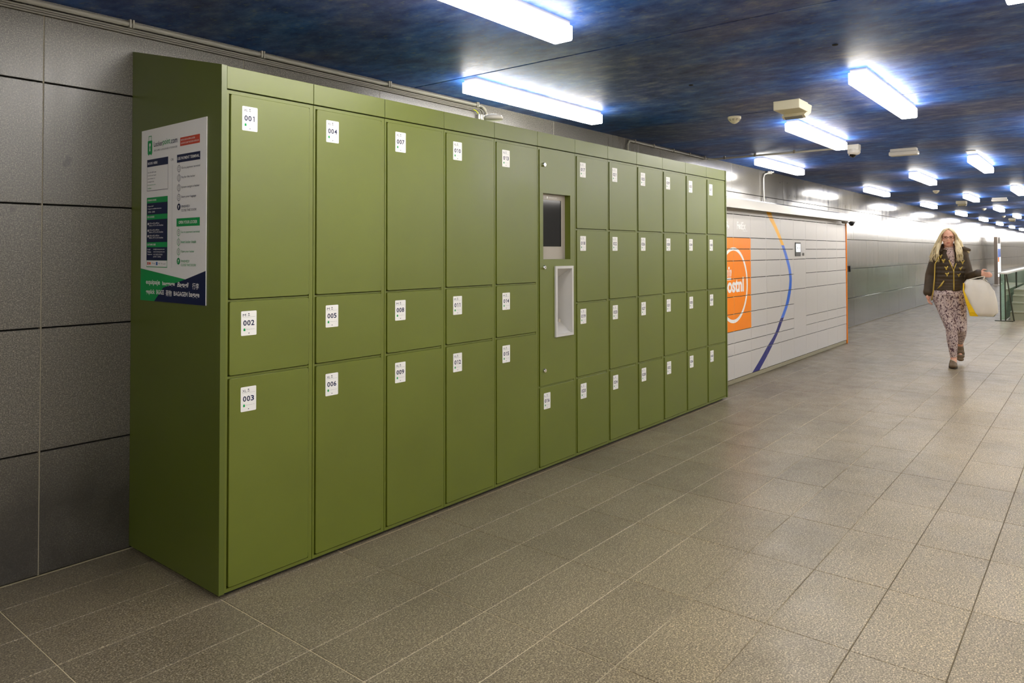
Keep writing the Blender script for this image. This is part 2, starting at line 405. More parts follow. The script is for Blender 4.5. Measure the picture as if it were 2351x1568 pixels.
# left wall
wl = MB().box(XA, XB, .022, .30, -.1, H+.05).build('wall_left', M['joint']); tag(wl, kind='structure')
ZR = [0.004, .5405, 1.082, 1.6265, 2.167, H+.01]
PW = .963; X0 = -.405
def slab_mesh(dx, dz, name='wall_panel', mat='wall'):
    m = MB(); b = .0015
    m.add([(0, .022, 0), (dx, .022, 0), (dx, .022, dz), (0, .022, dz), (0, b, 0), (dx, b, 0), (dx, b, dz), (0, b, dz), (b, 0, b), (dx-b, 0, b), (dx-b, 0, dz-b), (b, 0, dz-b)],
          [(0, 1, 5, 4), (1, 2, 6, 5), (2, 3, 7, 6), (3, 0, 4, 7), (4, 5, 9, 8), (5, 6, 10, 9), (6, 7, 11, 10), (7, 4, 8, 11), (8, 9, 10, 11)])
    return m.mesh(name, M[mat])
sm = {}
far = MB(); gv = MB()
for i in range(-9, 97):
    xa = X0+i*PW; xb = xa+PW
    if xa > XB: break
    for j in range(5):
        za, zb = ZR[j]+.0035, ZR[j+1]-.0035
        if 9.9 < xa+.001 and False: pass
        if -2 <= i <= 21:
            if j not in sm: sm[j] = slab_mesh(PW-.0026, zb-za)
            link('wall_panel', sm[j], wl, (xa+.0013, random.uniform(-.0006, .0006), za))
        else:
            far.add([(xa+.002, 0, za), (xb-.002, 0, za), (xb-.002, 0, zb), (xa+.002, 0, zb)], [(0, 1, 2, 3)])
    if -2 <= i <= 8: gv.box(xa-.003, xa+.003, .0015, .021, .004, H)
tag(far.build('distant_wall_panels', M['wall'], wl), kind='stuff')
tag(gv.build('wall_grout', M['wallgrout'], wl), kind='stuff')

# ceiling: prefabricated slabs laid across the passage
cl = MB().box(XA, XB, YR, .3, H+.02, H+.3).build('ceiling', M['joint']); tag(cl, kind='structure')
CW = 2.357; c0 = 1.822
farc = MB()
for i in range(-5, 40):
    xa = c0+i*CW+.0055; xb = xa+CW-.011
    if i <= 8:
        MB().prism([(xa, H+.02), (xb, H+.02), (xb, H+.003), (xb-.003, H), (xa+.003, H), (xa, H+.003)], YR, .3).build('ceiling_panel', M['ceiling'], cl)
    else: farc.box(xa, xb, YR, .3, H, H+.02)
tag(farc.build('distant_ceiling_panels', M['ceiling'], cl), kind='stuff')

# enclosing walls that the photograph does not show (they close the passage for light and reflections)
wr = MB().box(XA, XB, YR-.2, YR, -.1, H+.05).build('wall_right', M['rightwall']); tag(wr, kind='structure')
wb = MB().box(XA-.2, XA, YR, .3, -.1, H+.05).build('wall_back', M['rightwall']); tag(wb, kind='structure')
wf = MB().box(XB, XB+.2, YR, .3, -.1, H+.05).build('wall_far', M['rightwall']); tag(wf, kind='structure')

# ------------------------------------------------------------------ ceiling lights
hous = MB().box(0, 1.5, -.047, .047, -.024, 0).mesh('housing', M['housing'])
def diff_mesh():
    m = MB(); L0, L1, wd, z0, z1, r = -.008, 1.508, .055, -.094, -.024, .008
    prof = [(-wd, z1), (-wd, z0+r), (-wd+r*.3, z0+r*.3), (-wd+r, z0), (wd-r, z0), (wd-r*.3, z0+r*.3), (wd, z0+r), (wd, z1)]
    m.prism(prof, L0, L1, 'x'); return m.mesh('diffuser', M['diffuser'])
difm = diff_mesh()
ROWS = [(-.487, [1.853+5.08*k for k in range(0, 18)], 'row beside the stone wall'),
        (-1.592, [-.19, 4.70, 9.83, 14.93, 20.02]+[20.02+5.09*k for k in range(1, 15)], 'second row from the wall'),
        (-2.484, [3.178+5.09*k for k in range(-1, 18)], 'third row from the wall'),
        (-3.385, [.545+5.09*k for k in range(-1, 18)], 'fourth row from the wall'),
        (-4.50, [4.70+5.09*k for k in range(-2, 17)], None), (-5.6, [2.3+5.09*k for k in range(-2, 17)], None), (-6.6, [4.1+5.09*k for k in range(-2, 17)], None)]
for yy, xs, nm in ROWS:
    xs = sorted(xs); n = 0
    for x in xs:
        if x+1.5 < XA or x > XB-2: continue
        vis = 0
        for xx in (x, x+1.5):
            p = project(xx, yy, 2.44)
            if p and -5 < p[0] < RX+5 and -5 < p[1] < RY: vis = 1
        if vis and nm and n < 9:
            lab = 'ceiling tube light, %s nearest in the %s' % (ORD[n], nm); grp = 'ceiling tube lights'; n += 1
        elif vis:
            lab = 'small far white tube light on the ceiling near the passage end'; grp = 'far ceiling tube lights'
        else:
            lab = 'white tube light on the ceiling outside the view'; grp = 'ceiling tube lights outside the view'
        t = thing('ceiling_light', lab, 'light', (x, yy, H), 0, grp)
        link('housing', hous, t); link('diffuser', difm, t)

# ------------------------------------------------------------------ green locker row
W = .42692; FY = -.817; DF = -.8225
ZT, ZM, ZB_ = 2.187, 2.091, .018
def sticker(size, num, parent, x, z, h=.103):
    m = MB(); y0 = DF-.0006; y1 = DF-.0011
    w_ = .0715
    m.rdoor(x, x+w_, z, z+h, y0, DF+.0002, r=.004, ch=.0002, mi=0)
    P = lambda a, b: (x+a*w_, y1, z+b*h)
    wS = {'XL': .26, 'M': .2, 'L': .13}[size]
    put_text(m, size, .10, .10+wS, .79, .89, P, 1, bold=0)
    u = .125
    for ch in num:
        if ch == '1':   # numeral one with a flag
            for q in (((u+.115, .405), (u+.165, .405), (u+.165, .625), (u+.115, .625)), ((u+.115, .625), (u+.115, .585), (u+.055, .560), (u+.055, .592))): m.add([P(*c_) for c_ in q], [(0, 1, 2, 3)], 1)
        else:
            put_text(m, ch, u+.01, u+.225, .405, .625, P, 1, bold=.02)
        u += .25
    # small hand-and-ticket pictogram
    m.add([P(.45, .86), P(.53, .86), P(.53, .91), P(.45, .91)], [(0, 1, 2, 3)], 2)
    m.add([P(.43, .80), P(.56, .80), P(.56, .825), P(.43, .825)], [(0, 1, 2, 3)], 2)
    m.add([P(.08, .755), P(.9, .755), P(.9, .76), P(.08, .76)], [(0, 1, 2, 3)], 2)
    # suitcase emblem and web address line
    m.add([P(.15, .19), P(.27, .19), P(.27, .28), P(.15, .28)], [(0, 1, 2, 3)], 3)
    m.add([P(.18, .28), P(.24, .28), P(.24, .30), P(.18, .30)], [(0, 1, 2, 3)], 3)
    put_text(m, 'Lockerpoint.com', .32, .88, .235, .268, P, 2, bold=.0, res=1)
    c = [(.5+.035*math.cos(a*math.pi/4), .095+.024*math.sin(a*math.pi/4)) for a in range(8)]
    m.add([P(*q) for q in c], [tuple(range(8))], 2)
    return m.build('number_label', [M['sticker'], M['navy'], M['greyprint'], M['gprint']], parent)
ROW_XL = [('XL', 1.219, 2.073), ('M', .903, 1.208), ('XL', .036, .890)]
ROW_L = [('L', 1.574, 2.073), ('L', 1.067, 1.561), ('L', .554, 1.055), ('L', .038, .539)]
num = 0; CABS = []
for k in range(12):
    x = k*W; kind = 'XL' if k < 5 else ('T' if k == 5 else 'L')
    rowsd = ROW_XL if k < 5 else ([('L', .036, .539)] if k == 5 else ROW_L)
    first = num+1; last = num+len(rowsd)
    if k == 5: lab = 'green terminal cabinet with recessed screen and scanner bay, locker 016 below'
    else: lab = '%s green locker column from the left, its %s doors numbered %03d to %03d' % (ORD[k], {3: 'three', 4: 'four'}[len(rowsd)], first, last)
    t = thing('locker_cabinet', lab, 'locker', (x, -.41, 0), 0, 'green luggage locker columns')
    t_off = Vector((x, -.41, 0)); CABS.append(t)
    def place(o):  # meshes are authored in world space; shift into the cabinet's frame
        o.data.transform(Matrix.Translation(-t_off)); return o
    a, b = x+.0015, x+W-.0015
    zs = [ZB_+.0]  # carcass
    m = MB()
    m.box(a, b, FY+.016 if k != 5 else -.62, -.003, ZB_, 2.15, 1)   # body with recessed front, coloured dark for gap shadow
    m.prism([(FY+.004, 2.15), (-.003, 2.15), (-.003, 2.375), (FY+.004, 2.178)], a, b, 'x', 0)  # sloping top
    m.box(a, a+.0095, FY, FY+.02, ZB_, 2.088); m.box(x+.4055, b, FY, FY+.02, ZB_, 2.088)
    br = [ZB_]+[]
    edges = sorted([r[1] for r in rowsd]+[r[2] for r in rowsd]) if k != 5 else [.036, .539, .551, 2.073]
    m.box(a+.0095, x+.4055, FY, FY+.02, ZB_, edges[0]-.0035)
    m.box(a+.0095, x+.4055, FY, FY+.02, edges[-1]+.0006, 2.088)
    for q in range(1, len(edges)-1, 2):
        zc0, zc1 = edges[q]+.0006, edges[q+1]-.0032
        if zc1 > zc0: m.box(a+.0095, x+.4055, FY+.002, FY+.02, zc0, zc1)
    place(m.build('carcass', [M['green'], M['greendark']], t))
    mm = MB().rdoor(a, b, 2.0935, ZT, DF+.003, FY+.02, r=.001, ch=.0008)
    place(mm.build('fascia_panel', M['green'], t))
    for (sz, z0, z1) in rowsd:
        num += 1
        d = place(MB().rdoor(x+.0165, x+.4025, z0, z1, DF, FY+.010, r=.008, ch=.0016).build('door', M['green'], t))
        s = sticker(sz, '%03d' % num, d, x+.0675+(.0 if k < 5 else -.012), z1-.0415-.1035+(.0 if sz != 'L' else .003)); place(s)
        s['label'] = 'white number label reading %s %03d' % (sz, num)
        for hz in (z0+.012, z1-.012):
            place(MB().lathe([(.0016, -.008), (.0016, .008)], x+.4042, FY-.0005, hz, 8).build('hinge', M['greendark'], d))
    if k == 5:
        tp = MB()
        X1, X2 = x+.0165, x+.4025
        ox0, ox1, oz0, oz1 = 2.188, 2.497, 1.363, 1.794
        bx0, bx1, bz0, bz1 = 2.330, 2.500, .868, 1.301
        yb = FY+.010
        # front skin around the two openings
        tp.box(X1, X2, DF, yb, oz1, 2.073); tp.box(X1, ox0, DF, yb, oz0, oz1); tp.box(ox1, X2, DF, yb, oz0, oz1)
        e_ = .003; tp.box(X1, X2, DF, yb, bz1+e_, oz0); tp.box(X1, bx0-e_, DF, yb, bz0-e_, bz1+e_); tp.box(bx1+e_, X2, DF, yb, bz0-e_, bz1+e_); tp.box(X1, X2, DF, yb, .551, bz0-e_)
        pn = place(tp.build('terminal_panel', M['green'], t)); pn['label'] = 'green front panel around the screen recess'
        rc = MB()
        rc.box(ox0-.002, ox0, yb-.0005, -.770, oz0, oz1); rc.box(ox1-.0004, ox1+.002, yb-.0005, -.770, oz0, oz1); rc.box(ox0, ox1, yb-.0005, -.770, oz0-.002, oz0+.0004); rc.box(ox0, ox1, yb-.0005, -.770, oz1-.0004, oz1+.002)
        place(rc.build('screen_recess', M['green'], t))
        bz = MB().box(ox0, ox1, -.778, -.772, oz0, oz1)
        be = place(bz.build('screen_bezel', M['bezel'], t)); be['label'] = 'taupe screen surround'
        place(MB().rdoor(2.235, 2.448, 1.448, 1.757, -.7805, -.777, r=.003, ch=.001).build('screen', M['darkglass'], be))
        tx = MB(); put_text(tx, 'Lockerpoint.com', 2.305, 2.40, 1.768, 1.779, lambda p, q: (p, -.7788, q), 0, res=2)
        tx.add([(2.288, -.7788, 1.766), (2.298, -.7788, 1.766), (2.298, -.7788, 1.780), (2.288, -.7788, 1.780)], [(0, 1, 2, 3)], 0)
        place(tx.build('screen_lettering', M['white'], be))
        # card scanner bay: raised light grey frame and a deep tapering recess
        fr = MB(); fx0, fx1, fz0, fz1 = 2.312, 2.517, .851, 1.318
        for q in ((fx0, bx0, fz0, fz1), (bx1, fx1, fz0, fz1), (bx0, bx1, fz0, bz0), (bx0, bx1, bz1, fz1)): fr.box(q[0], q[1], DF-.012, DF, q[2], q[3])
        yk = -.69
        fr.add([(bx0, DF-.0005, bz0), (bx1, DF-.0005, bz0), (bx1, yk, bz0+.10), (bx0, yk, bz0+.10)], [(0, 1, 2, 3)])
        fr.add([(bx0, DF-.0005, bz1), (bx1, DF-.0005, bz1), (bx1, yk, bz1-.08), (bx0, yk, bz1-.08)], [(3, 2, 1, 0)])
        fr.add([(bx0, DF-.0005, bz0), (bx0, DF-.0005, bz1), (bx0, yk, bz1-.08), (bx0, yk, bz0+.10)], [(0, 1, 2, 3)])
        fr.add([(bx1, DF-.0005, bz0), (bx1, DF-.0005, bz1), (bx1, yk, bz1-.08), (bx1, yk, bz0+.10)], [(3, 2, 1, 0)])
        fr.add([(bx0, yk, bz0+.10), (bx1, yk, bz0+.10), (bx1, yk, bz1-.08), (bx0, yk, bz1-.08)], [(0, 1, 2, 3)])
        by = place(fr.build('scanner_bay', M['bay'], t)); by['label'] = 'light grey recessed scanner bay'
        place(MB().box(2.338, 2.372, -.80, -.75, .935, .985).lathe([(.012, -.03), (.012, .01)], 2.356, -.80, .96, 12, axis='y').build('scanner', M['chrome'], by))
        for z in (1.977, 1.312, .648):
            lk = MB().lathe([(.012, .004), (.0135, 0), (.0135, -.010), (.011, -.014), (.004, -.014), (.003, -.010)], 2.1925, DF, z, 18, axis='y')
            place(lk.build('lock', M['chrome'], pn, smooth=False))['label'] = 'chrome cam lock'
# plinth under the row
pl = MB().box(.02, 5.085, -.792, -.03, 0, ZB_)
tag(pl.build('locker_plinth', M['black']), 'black recessed plinth under the green locker row', 'plinth')
def end_panel(x0, x1, cab):
    m = MB(); y0 = DF-.001
    m.prism([(y0, ZB_), (-.002, ZB_), (-.002, 2.384), (y0, 2.188)], x0, x1, 'x')
    o = m.build('end_panel', M['green_shaded'], cab); o.data.transform(Matrix.Translation(-Vector(cab.location)))
    return o
end_panel(-.0255, -.002, CABS[0])
end_panel(5.1255, 5.147, CABS[-1])
# antenna puck on top of the lockers
t = MB().lathe([(.058, 0), (.060, .012), (.052, .026), (.03, .032), (.002, .033)], 1.79, -.74, 2.222, 24)
tag(t.build('antenna', M['offwhite'], smooth=True), 'white disc antenna on top of the green lockers above column 013', 'antenna')

# ------------------------------------------------------------------ instruction poster on the left end panel
PX = -.0262
def PP(u, v, d=.0): return (PX-.003-d, -.1115-u, 1.1905+v)
pb = MB().add([PP(0, 0, -.003), PP(.6, 0, -.003), PP(.6, .7945, -.003), PP(0, .7945, -.003), PP(0, 0), PP(.6, 0), PP(.6, .7945), PP(0, .7945)],
              [(3, 2, 1, 0), (4, 5, 6, 7), (0, 1, 5, 4), (1, 2, 6, 5), (2, 3, 7, 6), (3, 0, 4, 7)])
poster = thing('instruction_poster', 'white, green and navy locker instruction poster on the green end panel', 'poster', (PX, -.41, 1.19))
def pplace(o):
    o.data.transform(Matrix.Translation(-Vector((PX, -.41, 1.19)))); return o
pplace(pb.build('board', M['white'], poster))
PM = [M['white'], M['navy'], M['gprint'], M['red'], M['greyprint'], M['orange'], M['blueprint'], M['black']]
def poly(mb, pts, mi, d=.0006): mb.add([PP(a, b, d) for a, b in pts], [tuple(range(len(pts)))], mi)
def rect(mb, u0, v0, u1, v1, mi, d=.0006): poly(mb, [(u0, v0), (u1, v0), (u1, v1), (u0, v1)], mi, d)
def ptxt(mb, s, u0, u1, v0, v1, mi, d=.0012, **k): put_text(mb, s, u0, u1, v0, v1, lambda a, b: PP(a, b, d), mi, **k)
def ring(mb, cu, cv, r0, r1, mi, d=.0009, n=20):
    o = [(cu+r1*math.cos(2*math.pi*i/n), cv+r1*math.sin(2*math.pi*i/n)) for i in range(n)]
    if r0 <= 0: poly(mb, o, mi, d); return
    q = [(cu+r0*math.cos(2*math.pi*i/n), cv+r0*math.sin(2*math.pi*i/n)) for i in range(n)]
    mb.add([PP(a, b, d) for a, b in o+q], [(i, (i+1) % n, n+(i+1) % n, n+i) for i in range(n)], mi)
# header logo
m = MB()
rect(m, .0635, .682, .1085, .738, 2); poly(m, [(.0675, .678), (.1045, .678), (.1085, .682), (.0635, .682)], 2); poly(m, [(.0635, .738), (.1085, .738), (.105, .742), (.067, .742)], 2)
for q in ((.072, .742, .0755, .764), (.0985, .742, .102, .764), (.072, .7605, .102, .764)): rect(m, *q, 2)
ring(m, .086, .722, 0, .0085, 0); poly(m, [(.0845, .72), (.0875, .72), (.092, .693), (.080, .693)], 0, .0009)
rect(m, .070, .674, .078, .678, 2); rect(m, .095, .674, .103, .678, 2)
ptxt(m, 'Locker', .1265, .212, .7095, .733, 1, bold=.004); ptxt(m, 'point', .214, .282, .7035, .736, 2, bold=.004); ptxt(m, '.com', .285, .3485, .7095, .727, 1, bold=.004)
ptxt(m, 'SECURE LUGGAGE STORAGE', .1272, .3484, .688, .6955, 4)
pplace(m.build('logo', PM, poster))['label'] = 'suitcase logo with web address and slogan'
m = MB(); rect(m, .3735, .690, .545, .7272, 3)
ptxt(m, 'NEVER USE AN OPEN LOCKER', .381, .505, .7125, .7195, 0, bold=.01); ptxt(m, 'ALWAYS CLOSE THE DOOR AFTER USE', .381, .537, .698, .705, 0, bold=.01)
pplace(m.build('warning_box', PM, poster))['label'] = 'orange-red warning box with white capitals'
m = MB(); rect(m, .0588, .508, .0603, .621, 1); rect(m, .2622, .508, .2637, .621, 1); rect(m, .0588, .5078, .2637, .5096, 1); rect(m, .0588, .620, .2637, .6538, 1)
ptxt(m, 'BOOK HERE', .0675, .162, .630, .6415, 0, bold=.02)
for i, (s, c) in enumerate([('Scan the QR code', 1), ('to book and open', 1), ('your locker or', 1), ('navigate to:', 1), ('lockerpoint.com', 2), ('/eddies', 2)]):
    v = .590-.0145*i; ptxt(m, s, .067, .067+.0052*len(s), v, v+.0065, c)
pplace(m.build('booking_box', PM, poster))['label'] = 'navy outlined booking box'
m = MB(); ptxt(m, 'OR', .2906, .3153, .6315, .642, 4); rect(m, .3035, .155, .3043, .615, 4)
pplace(m.build('divider', PM, poster))
def steps(name, top, btm, head, c, items, hx, lab):
    m = MB(); rect(m, .3458, btm, .549, top, c); ptxt(m, head, hx[0], hx[1], btm+.011, top-.011, 0, bold=.02)
    rect(m, .3651, items[-1][0], .3661, btm, c)
    for v, lines, solid in items:
        ring(m, .3658, v, 0, .0145, c if solid else 0, .0008); ring(m, .3658, v, .0125, .0148, c, .0011)
        if solid: poly(m, [(.361, v-.006), (.364, v-.008), (.371, v+.006), (.367, v+.008)], 0, .0012); rect(m, .361, v, .364, v+.007, 0, .0012)
        else: rect(m, .3615, v-.0065, .370, v+.0065, 4, .0012); rect(m, .3632, v-.0045, .3683, v+.0045, 0, .0015)
        if len(lines) == 1: ptxt(m, lines[0][0], .388, lines[0][1], v-.005, v+.0065, c)
        else:
            for q, (s, e) in enumerate(lines): ptxt(m, s, .389, e, v-.0045-.0165*q, v+.0055-.0165*q, c)
    pplace(m.build(name, PM, poster))['label'] = lab
steps('payment_steps', .6538, .6186, 'USE PAYMENT TERMINAL', 1, [(.5915, [('Go to payment terminal', .549)], 0), (.5505, [('Pay for the locker', .508)], 0), (.507, [('System assigns a locker', .546)], 0), (.4645, [('Store your luggage', .517)], 0), (.4232, [('FINISHED?', .463), ('CLOSE THE DOOR!', .520)], 1)], (.352, .543), 'navy list of payment steps')
steps('opening_steps', .3725, .337, 'OPEN YOUR LOCKER', 2, [(.3103, [('Go to payment terminal', .549)], 0), (.2686, [('Insert locker details', .520)], 0), (.2257, [('Open your locker', .504)], 0), (.1845, [('FINISHED?', .463), ('CLOSE THE DOOR!', .520)], 1)], (.366, .528), 'green list of opening steps')
m = MB(); rect(m, .059, .155, .262, .477, 2); rect(m, .0605, .187, .2605, .2472, 1, .0009); rect(m, .0605, .2703, .2605, .3748, 1, .0009); rect(m, .0605, .398, .2605, .451, 1, .0009); rect(m, .0612, .158, .260, .1862, 0, .0009)
for s, e, v in (('OPENING HOURS', .154, .460), ('SIZE LOCKERS', .136, .3828), ('CUSTOMER CARE', .150, .2550)): ptxt(m, s, .0665, e, v, v+.0085, 0, bold=.02)
for s, a, e, v in (('• Open 24/7', .067, .128, .432), ('• Support available between', .067, .204, .4205), ('07:00 - 23:00', .074, .14, .4065),
    ('h 93 x w 45 x d 80 cm', .086, .184, .354), ('36.6 x 17.7 x 31.4 inches', .086, .222, .344), ('h 93 x w 45 x d 80 cm', .086, .184, .323), ('36.6 x 17.7 x 31.4 inches', .086, .222, .313), ('h 48 x w 45 x d 80 cm', .086, .184, .297), ('18.8 x 17.7 x 31.4 inches', .086, .222, .287),
    ('E-mail', .068, .098, .2335), ('info@lockerpoint.com', .128, .236, .2335), ('Website', .068, .106, .222), ('www.lockerpoint.com', .128, .238, .222), ('Telephone', .068, .116, .210), ('+31 20 221 30 30', .128, .216, .210), ('(07:00 - 23:00)', .128, .202, .199)):
    ptxt(m, s, a, e, v, v+.0072, 0, bold=.012, res=2)
for v in (.354, .323, .297): ring(m, .0755, v+.001, 0, .0058, 0, .0012, 12)
rect(m, .070, .166, .0815, .179, 3, .0012); ring(m, .0985, .1725, 0, .006, 5, .0012, 12); ring(m, .0925, .1725, 0, .006, 3, .0013, 12); rect(m, .155, .165, .171, .180, 6, .0012)
for s, a, e in (('Pay', .118, .147), ('tap', .179, .194), ('Pay', .204, .218), ('card', .224, .246)): ptxt(m, s, a, e, .1685, .176, 4, .0012, res=1)
pplace(m.build('information_table', PM, poster))['label'] = 'green and navy information table with opening hours'
m = MB(); poly(m, [(0, 0), (.139, 0), (.2245, .0640), (.4275, .1061), (0, .1485)], 2); poly(m, [(.139, 0), (.6, 0), (.6, .1455), (.4275, .1061), (.2245, .0640)], 1)
for s, a, e, v, h in (('equipaje', .0577, .1957, .0700, .0973), ('baggage', .2184, .3351, .0700, .0935), ('gepäck', .0584, .1458, .0265, .0535), ('BAGAGES', .1613, .2344, .0325, .0535), ('BAGAGEM', .3254, .4495, .0315, .0515), ('bagage', .462, .551, .0255, .0545), ('行李', .4903, .5461, .0655, .0925), ('荷物', .2509, .3071, .0275, .0550)):
    ptxt(m, s, a, e, v, h, 0, bold=.02 if s[0] < 'z' else .01)
ptxt(m, 'Bagagli', .3559, .4591, .0650, .0934, 0, bold=.02, shear=.3)
pplace(m.build('footer', PM, poster))['label'] = 'green and navy footer with the word luggage in many languages'

# ------------------------------------------------------------------ parcel locker wall
PY = -.568; PB = PY+.012
PCX = [5.19, 5.455, 5.941, 6.427, 6.915, 7.402, 7.886, 8.373, 8.862, 9.350, 9.838, 10.322]
RL = [.052, .303, .432, .558, .742, .926, 1.119, 1.310, 1.439, 1.562, 1.812]
RR = [.052, .302, .433, .558, .928, 1.124, 1.313, 1.440, 1.560, 1.812]
RTm = [.052, .303, .926, 1.310, 1.562, 1.812]
def clip_poly(pts, x0, x1, z0, z1):
    for ax, lim, sg in ((0, x0, 1), (0, x1, -1), (1, z0, 1), (1, z1, -1)):
        out = []
        for i in range(len(pts)):
            a, b = pts[i], pts[(i+1) % len(pts)]
            da, db = sg*(a[ax]-lim), sg*(b[ax]-lim)
            if da >= 0: out.append(a)
            if da*db < 0:
                t = da/(da-db); out.append((a[0]+(b[0]-a[0])*t, a[1]+(b[1]-a[1])*t))
        pts = out
        if len(pts) < 3: return None
    return pts
GR = []  # (polygon, layer, material)
OUTER = [(7.062, 1.90), (7.146, 1.809), (7.29, 1.70), (7.434, 1.575), (7.560, 1.455), (7.691, 1.305), (7.772, 1.19), (7.806, 1.08), (7.800, 1.0), (7.772, .91), (7.671, .750), (7.445, .552), (7.288, .424), (7.099, .299), (6.888, .175), (6.659, .052)]
INNER = [(6.895, 1.90), (7.007, 1.805), (7.17, 1.70), (7.330, 1.575), (7.462, 1.455), (7.592, 1.305), (7.675, 1.19), (7.712, 1.08), (7.705, 1.0), (7.667, .91), (7.555, .742), (7.329, .552), (7.176, .425), (6.918, .296), (6.69, .175), (6.438, .052)]
def catm(P, n=4):
    o = []
    for i in range(len(P)-1):
        a = P[max(i-1, 0)]; b = P[i]; c = P[i+1]; d = P[min(i+2, len(P)-1)]
        for j in range(n):
            t = j/n; o.append(tuple(.5*((2*b[q])+(-a[q]+c[q])*t+(2*a[q]-5*b[q]+4*c[q]-d[q])*t*t+(-a[q]+3*b[q]-3*c[q]+d[q])*t**3) for q in (0, 1)))
    return o+[P[-1]]
O_, I_ = catm(OUTER), catm(INNER)
for i in range(len(O_)-1):
    # colour boundaries along the band
    zc = (O_[i][1]+I_[i][1]+O_[i+1][1]+I_[i+1][1])/4
    c = 'yellow' if zc > 1.475 else 'blueA' if zc > 1.30 else 'blueA' if zc > 1.12 else 'blueB' if zc > .76 else 'blueA' if zc > .60 else 'blueC'
    GR.append(([O_[i], I_[i], I_[i+1], O_[i+1]], 0, c))
# orange square with oval ring, crown and wordmark
GR.append(([(5.455, .558), (6.4255, .558), (6.4255, 1.5625), (5.455, 1.5625)], 0, 'orange'))
n = 48; cxr, czr = 5.932, 1.052
for i in range(n):
    a, b = 2*math.pi*i/n, 2*math.pi*(i+1)/n
    e = lambda r, t: (cxr+r*math.cos(t), czr+r*math.sin(t)*1.02)
    GR.append(([e(.397, a), e(.397, b), e(.362, b), e(.362, a)], 1, 'white'))
for tr in text_tris('postnl', 5.655, 6.213, .925, 1.134, bold=.035): GR.append((tr, 1, 'white'))
for x0, x1, z0, z1 in ((5.752, 5.867, 1.122, 1.134), (5.752, 5.867, 1.108, 1.117), (5.803, 5.815, 1.145, 1.215)): GR.append(([(x0, z0), (x1, z0), (x1, z1), (x0, z1)], 1, 'white'))
GR.append(([(5.809+.018*math.cos(t*math.pi/6), 1.236+.016*math.sin(t*math.pi/6)) for t in range(12)], 1, 'white'))
for s_ in (-1, 1):
    for (xa, xb, ang) in ((.028, .040, 0), (.054, .068, 0)):
        p0 = [(5.809+s_*xa*.8, 1.145), (5.809+s_*xa, 1.185), (5.809+s_*(xa-.010), 1.212)]; p1 = [(5.809+s_*xb*.8, 1.145), (5.809+s_*xb, 1.190), (5.809+s_*(xb-.008), 1.222)]
        for i in range(2): GR.append(([p0[i], p1[i], p1[i+1], p0[i+1]], 1, 'white'))
for tr in text_tris('Fed', 6.036, 6.165, 1.652, 1.735, bold=.03): GR.append((tr, 0, 'white'))
for tr in text_tris('Ex', 6.170, 6.285, 1.652, 1.735, bold=.02): GR.append((tr, 0, 'sticker'))
for tr in text_tris('Express', 6.20, 6.33, 1.628, 1.646): GR.append((tr, 0, 'sticker'))
for tr in text_tris('ups,', 5.56, 5.822, 1.640, 1.730, bold=.03): GR.append((tr, 0, 'white'))
GB = [(min(p[0] for p in g_[0]), max(p[0] for p in g_[0]), min(p[1] for p in g_[0]), max(p[1] for p in g_[0])) for g_ in GR]
def graphic(parent, x0, x1, z0, z1, off, front=PY):
    m = MB(); names = []; 
    for (pts, ly, mt), bb in zip(GR, GB):
        if bb[1] < x0 or bb[0] > x1 or bb[3] < z0 or bb[2] > z1: continue
        q = clip_poly(list(pts), x0, x1, z0, z1)
        if not q: continue
        if mt not in names: names.append(mt)
        y = front-.0005-.0006*ly
        m.add([(a, y, b) for a, b in q], [tuple(range(len(q)))], names.index(mt))
    if m.f:
        o = m.build('printed_graphic', [M[k_] for k_ in names], parent); o.data.transform(Matrix.Translation(-off))
        if len(names) == 1 and False: pass
        return o
def sz_word(i): return ORD[i]
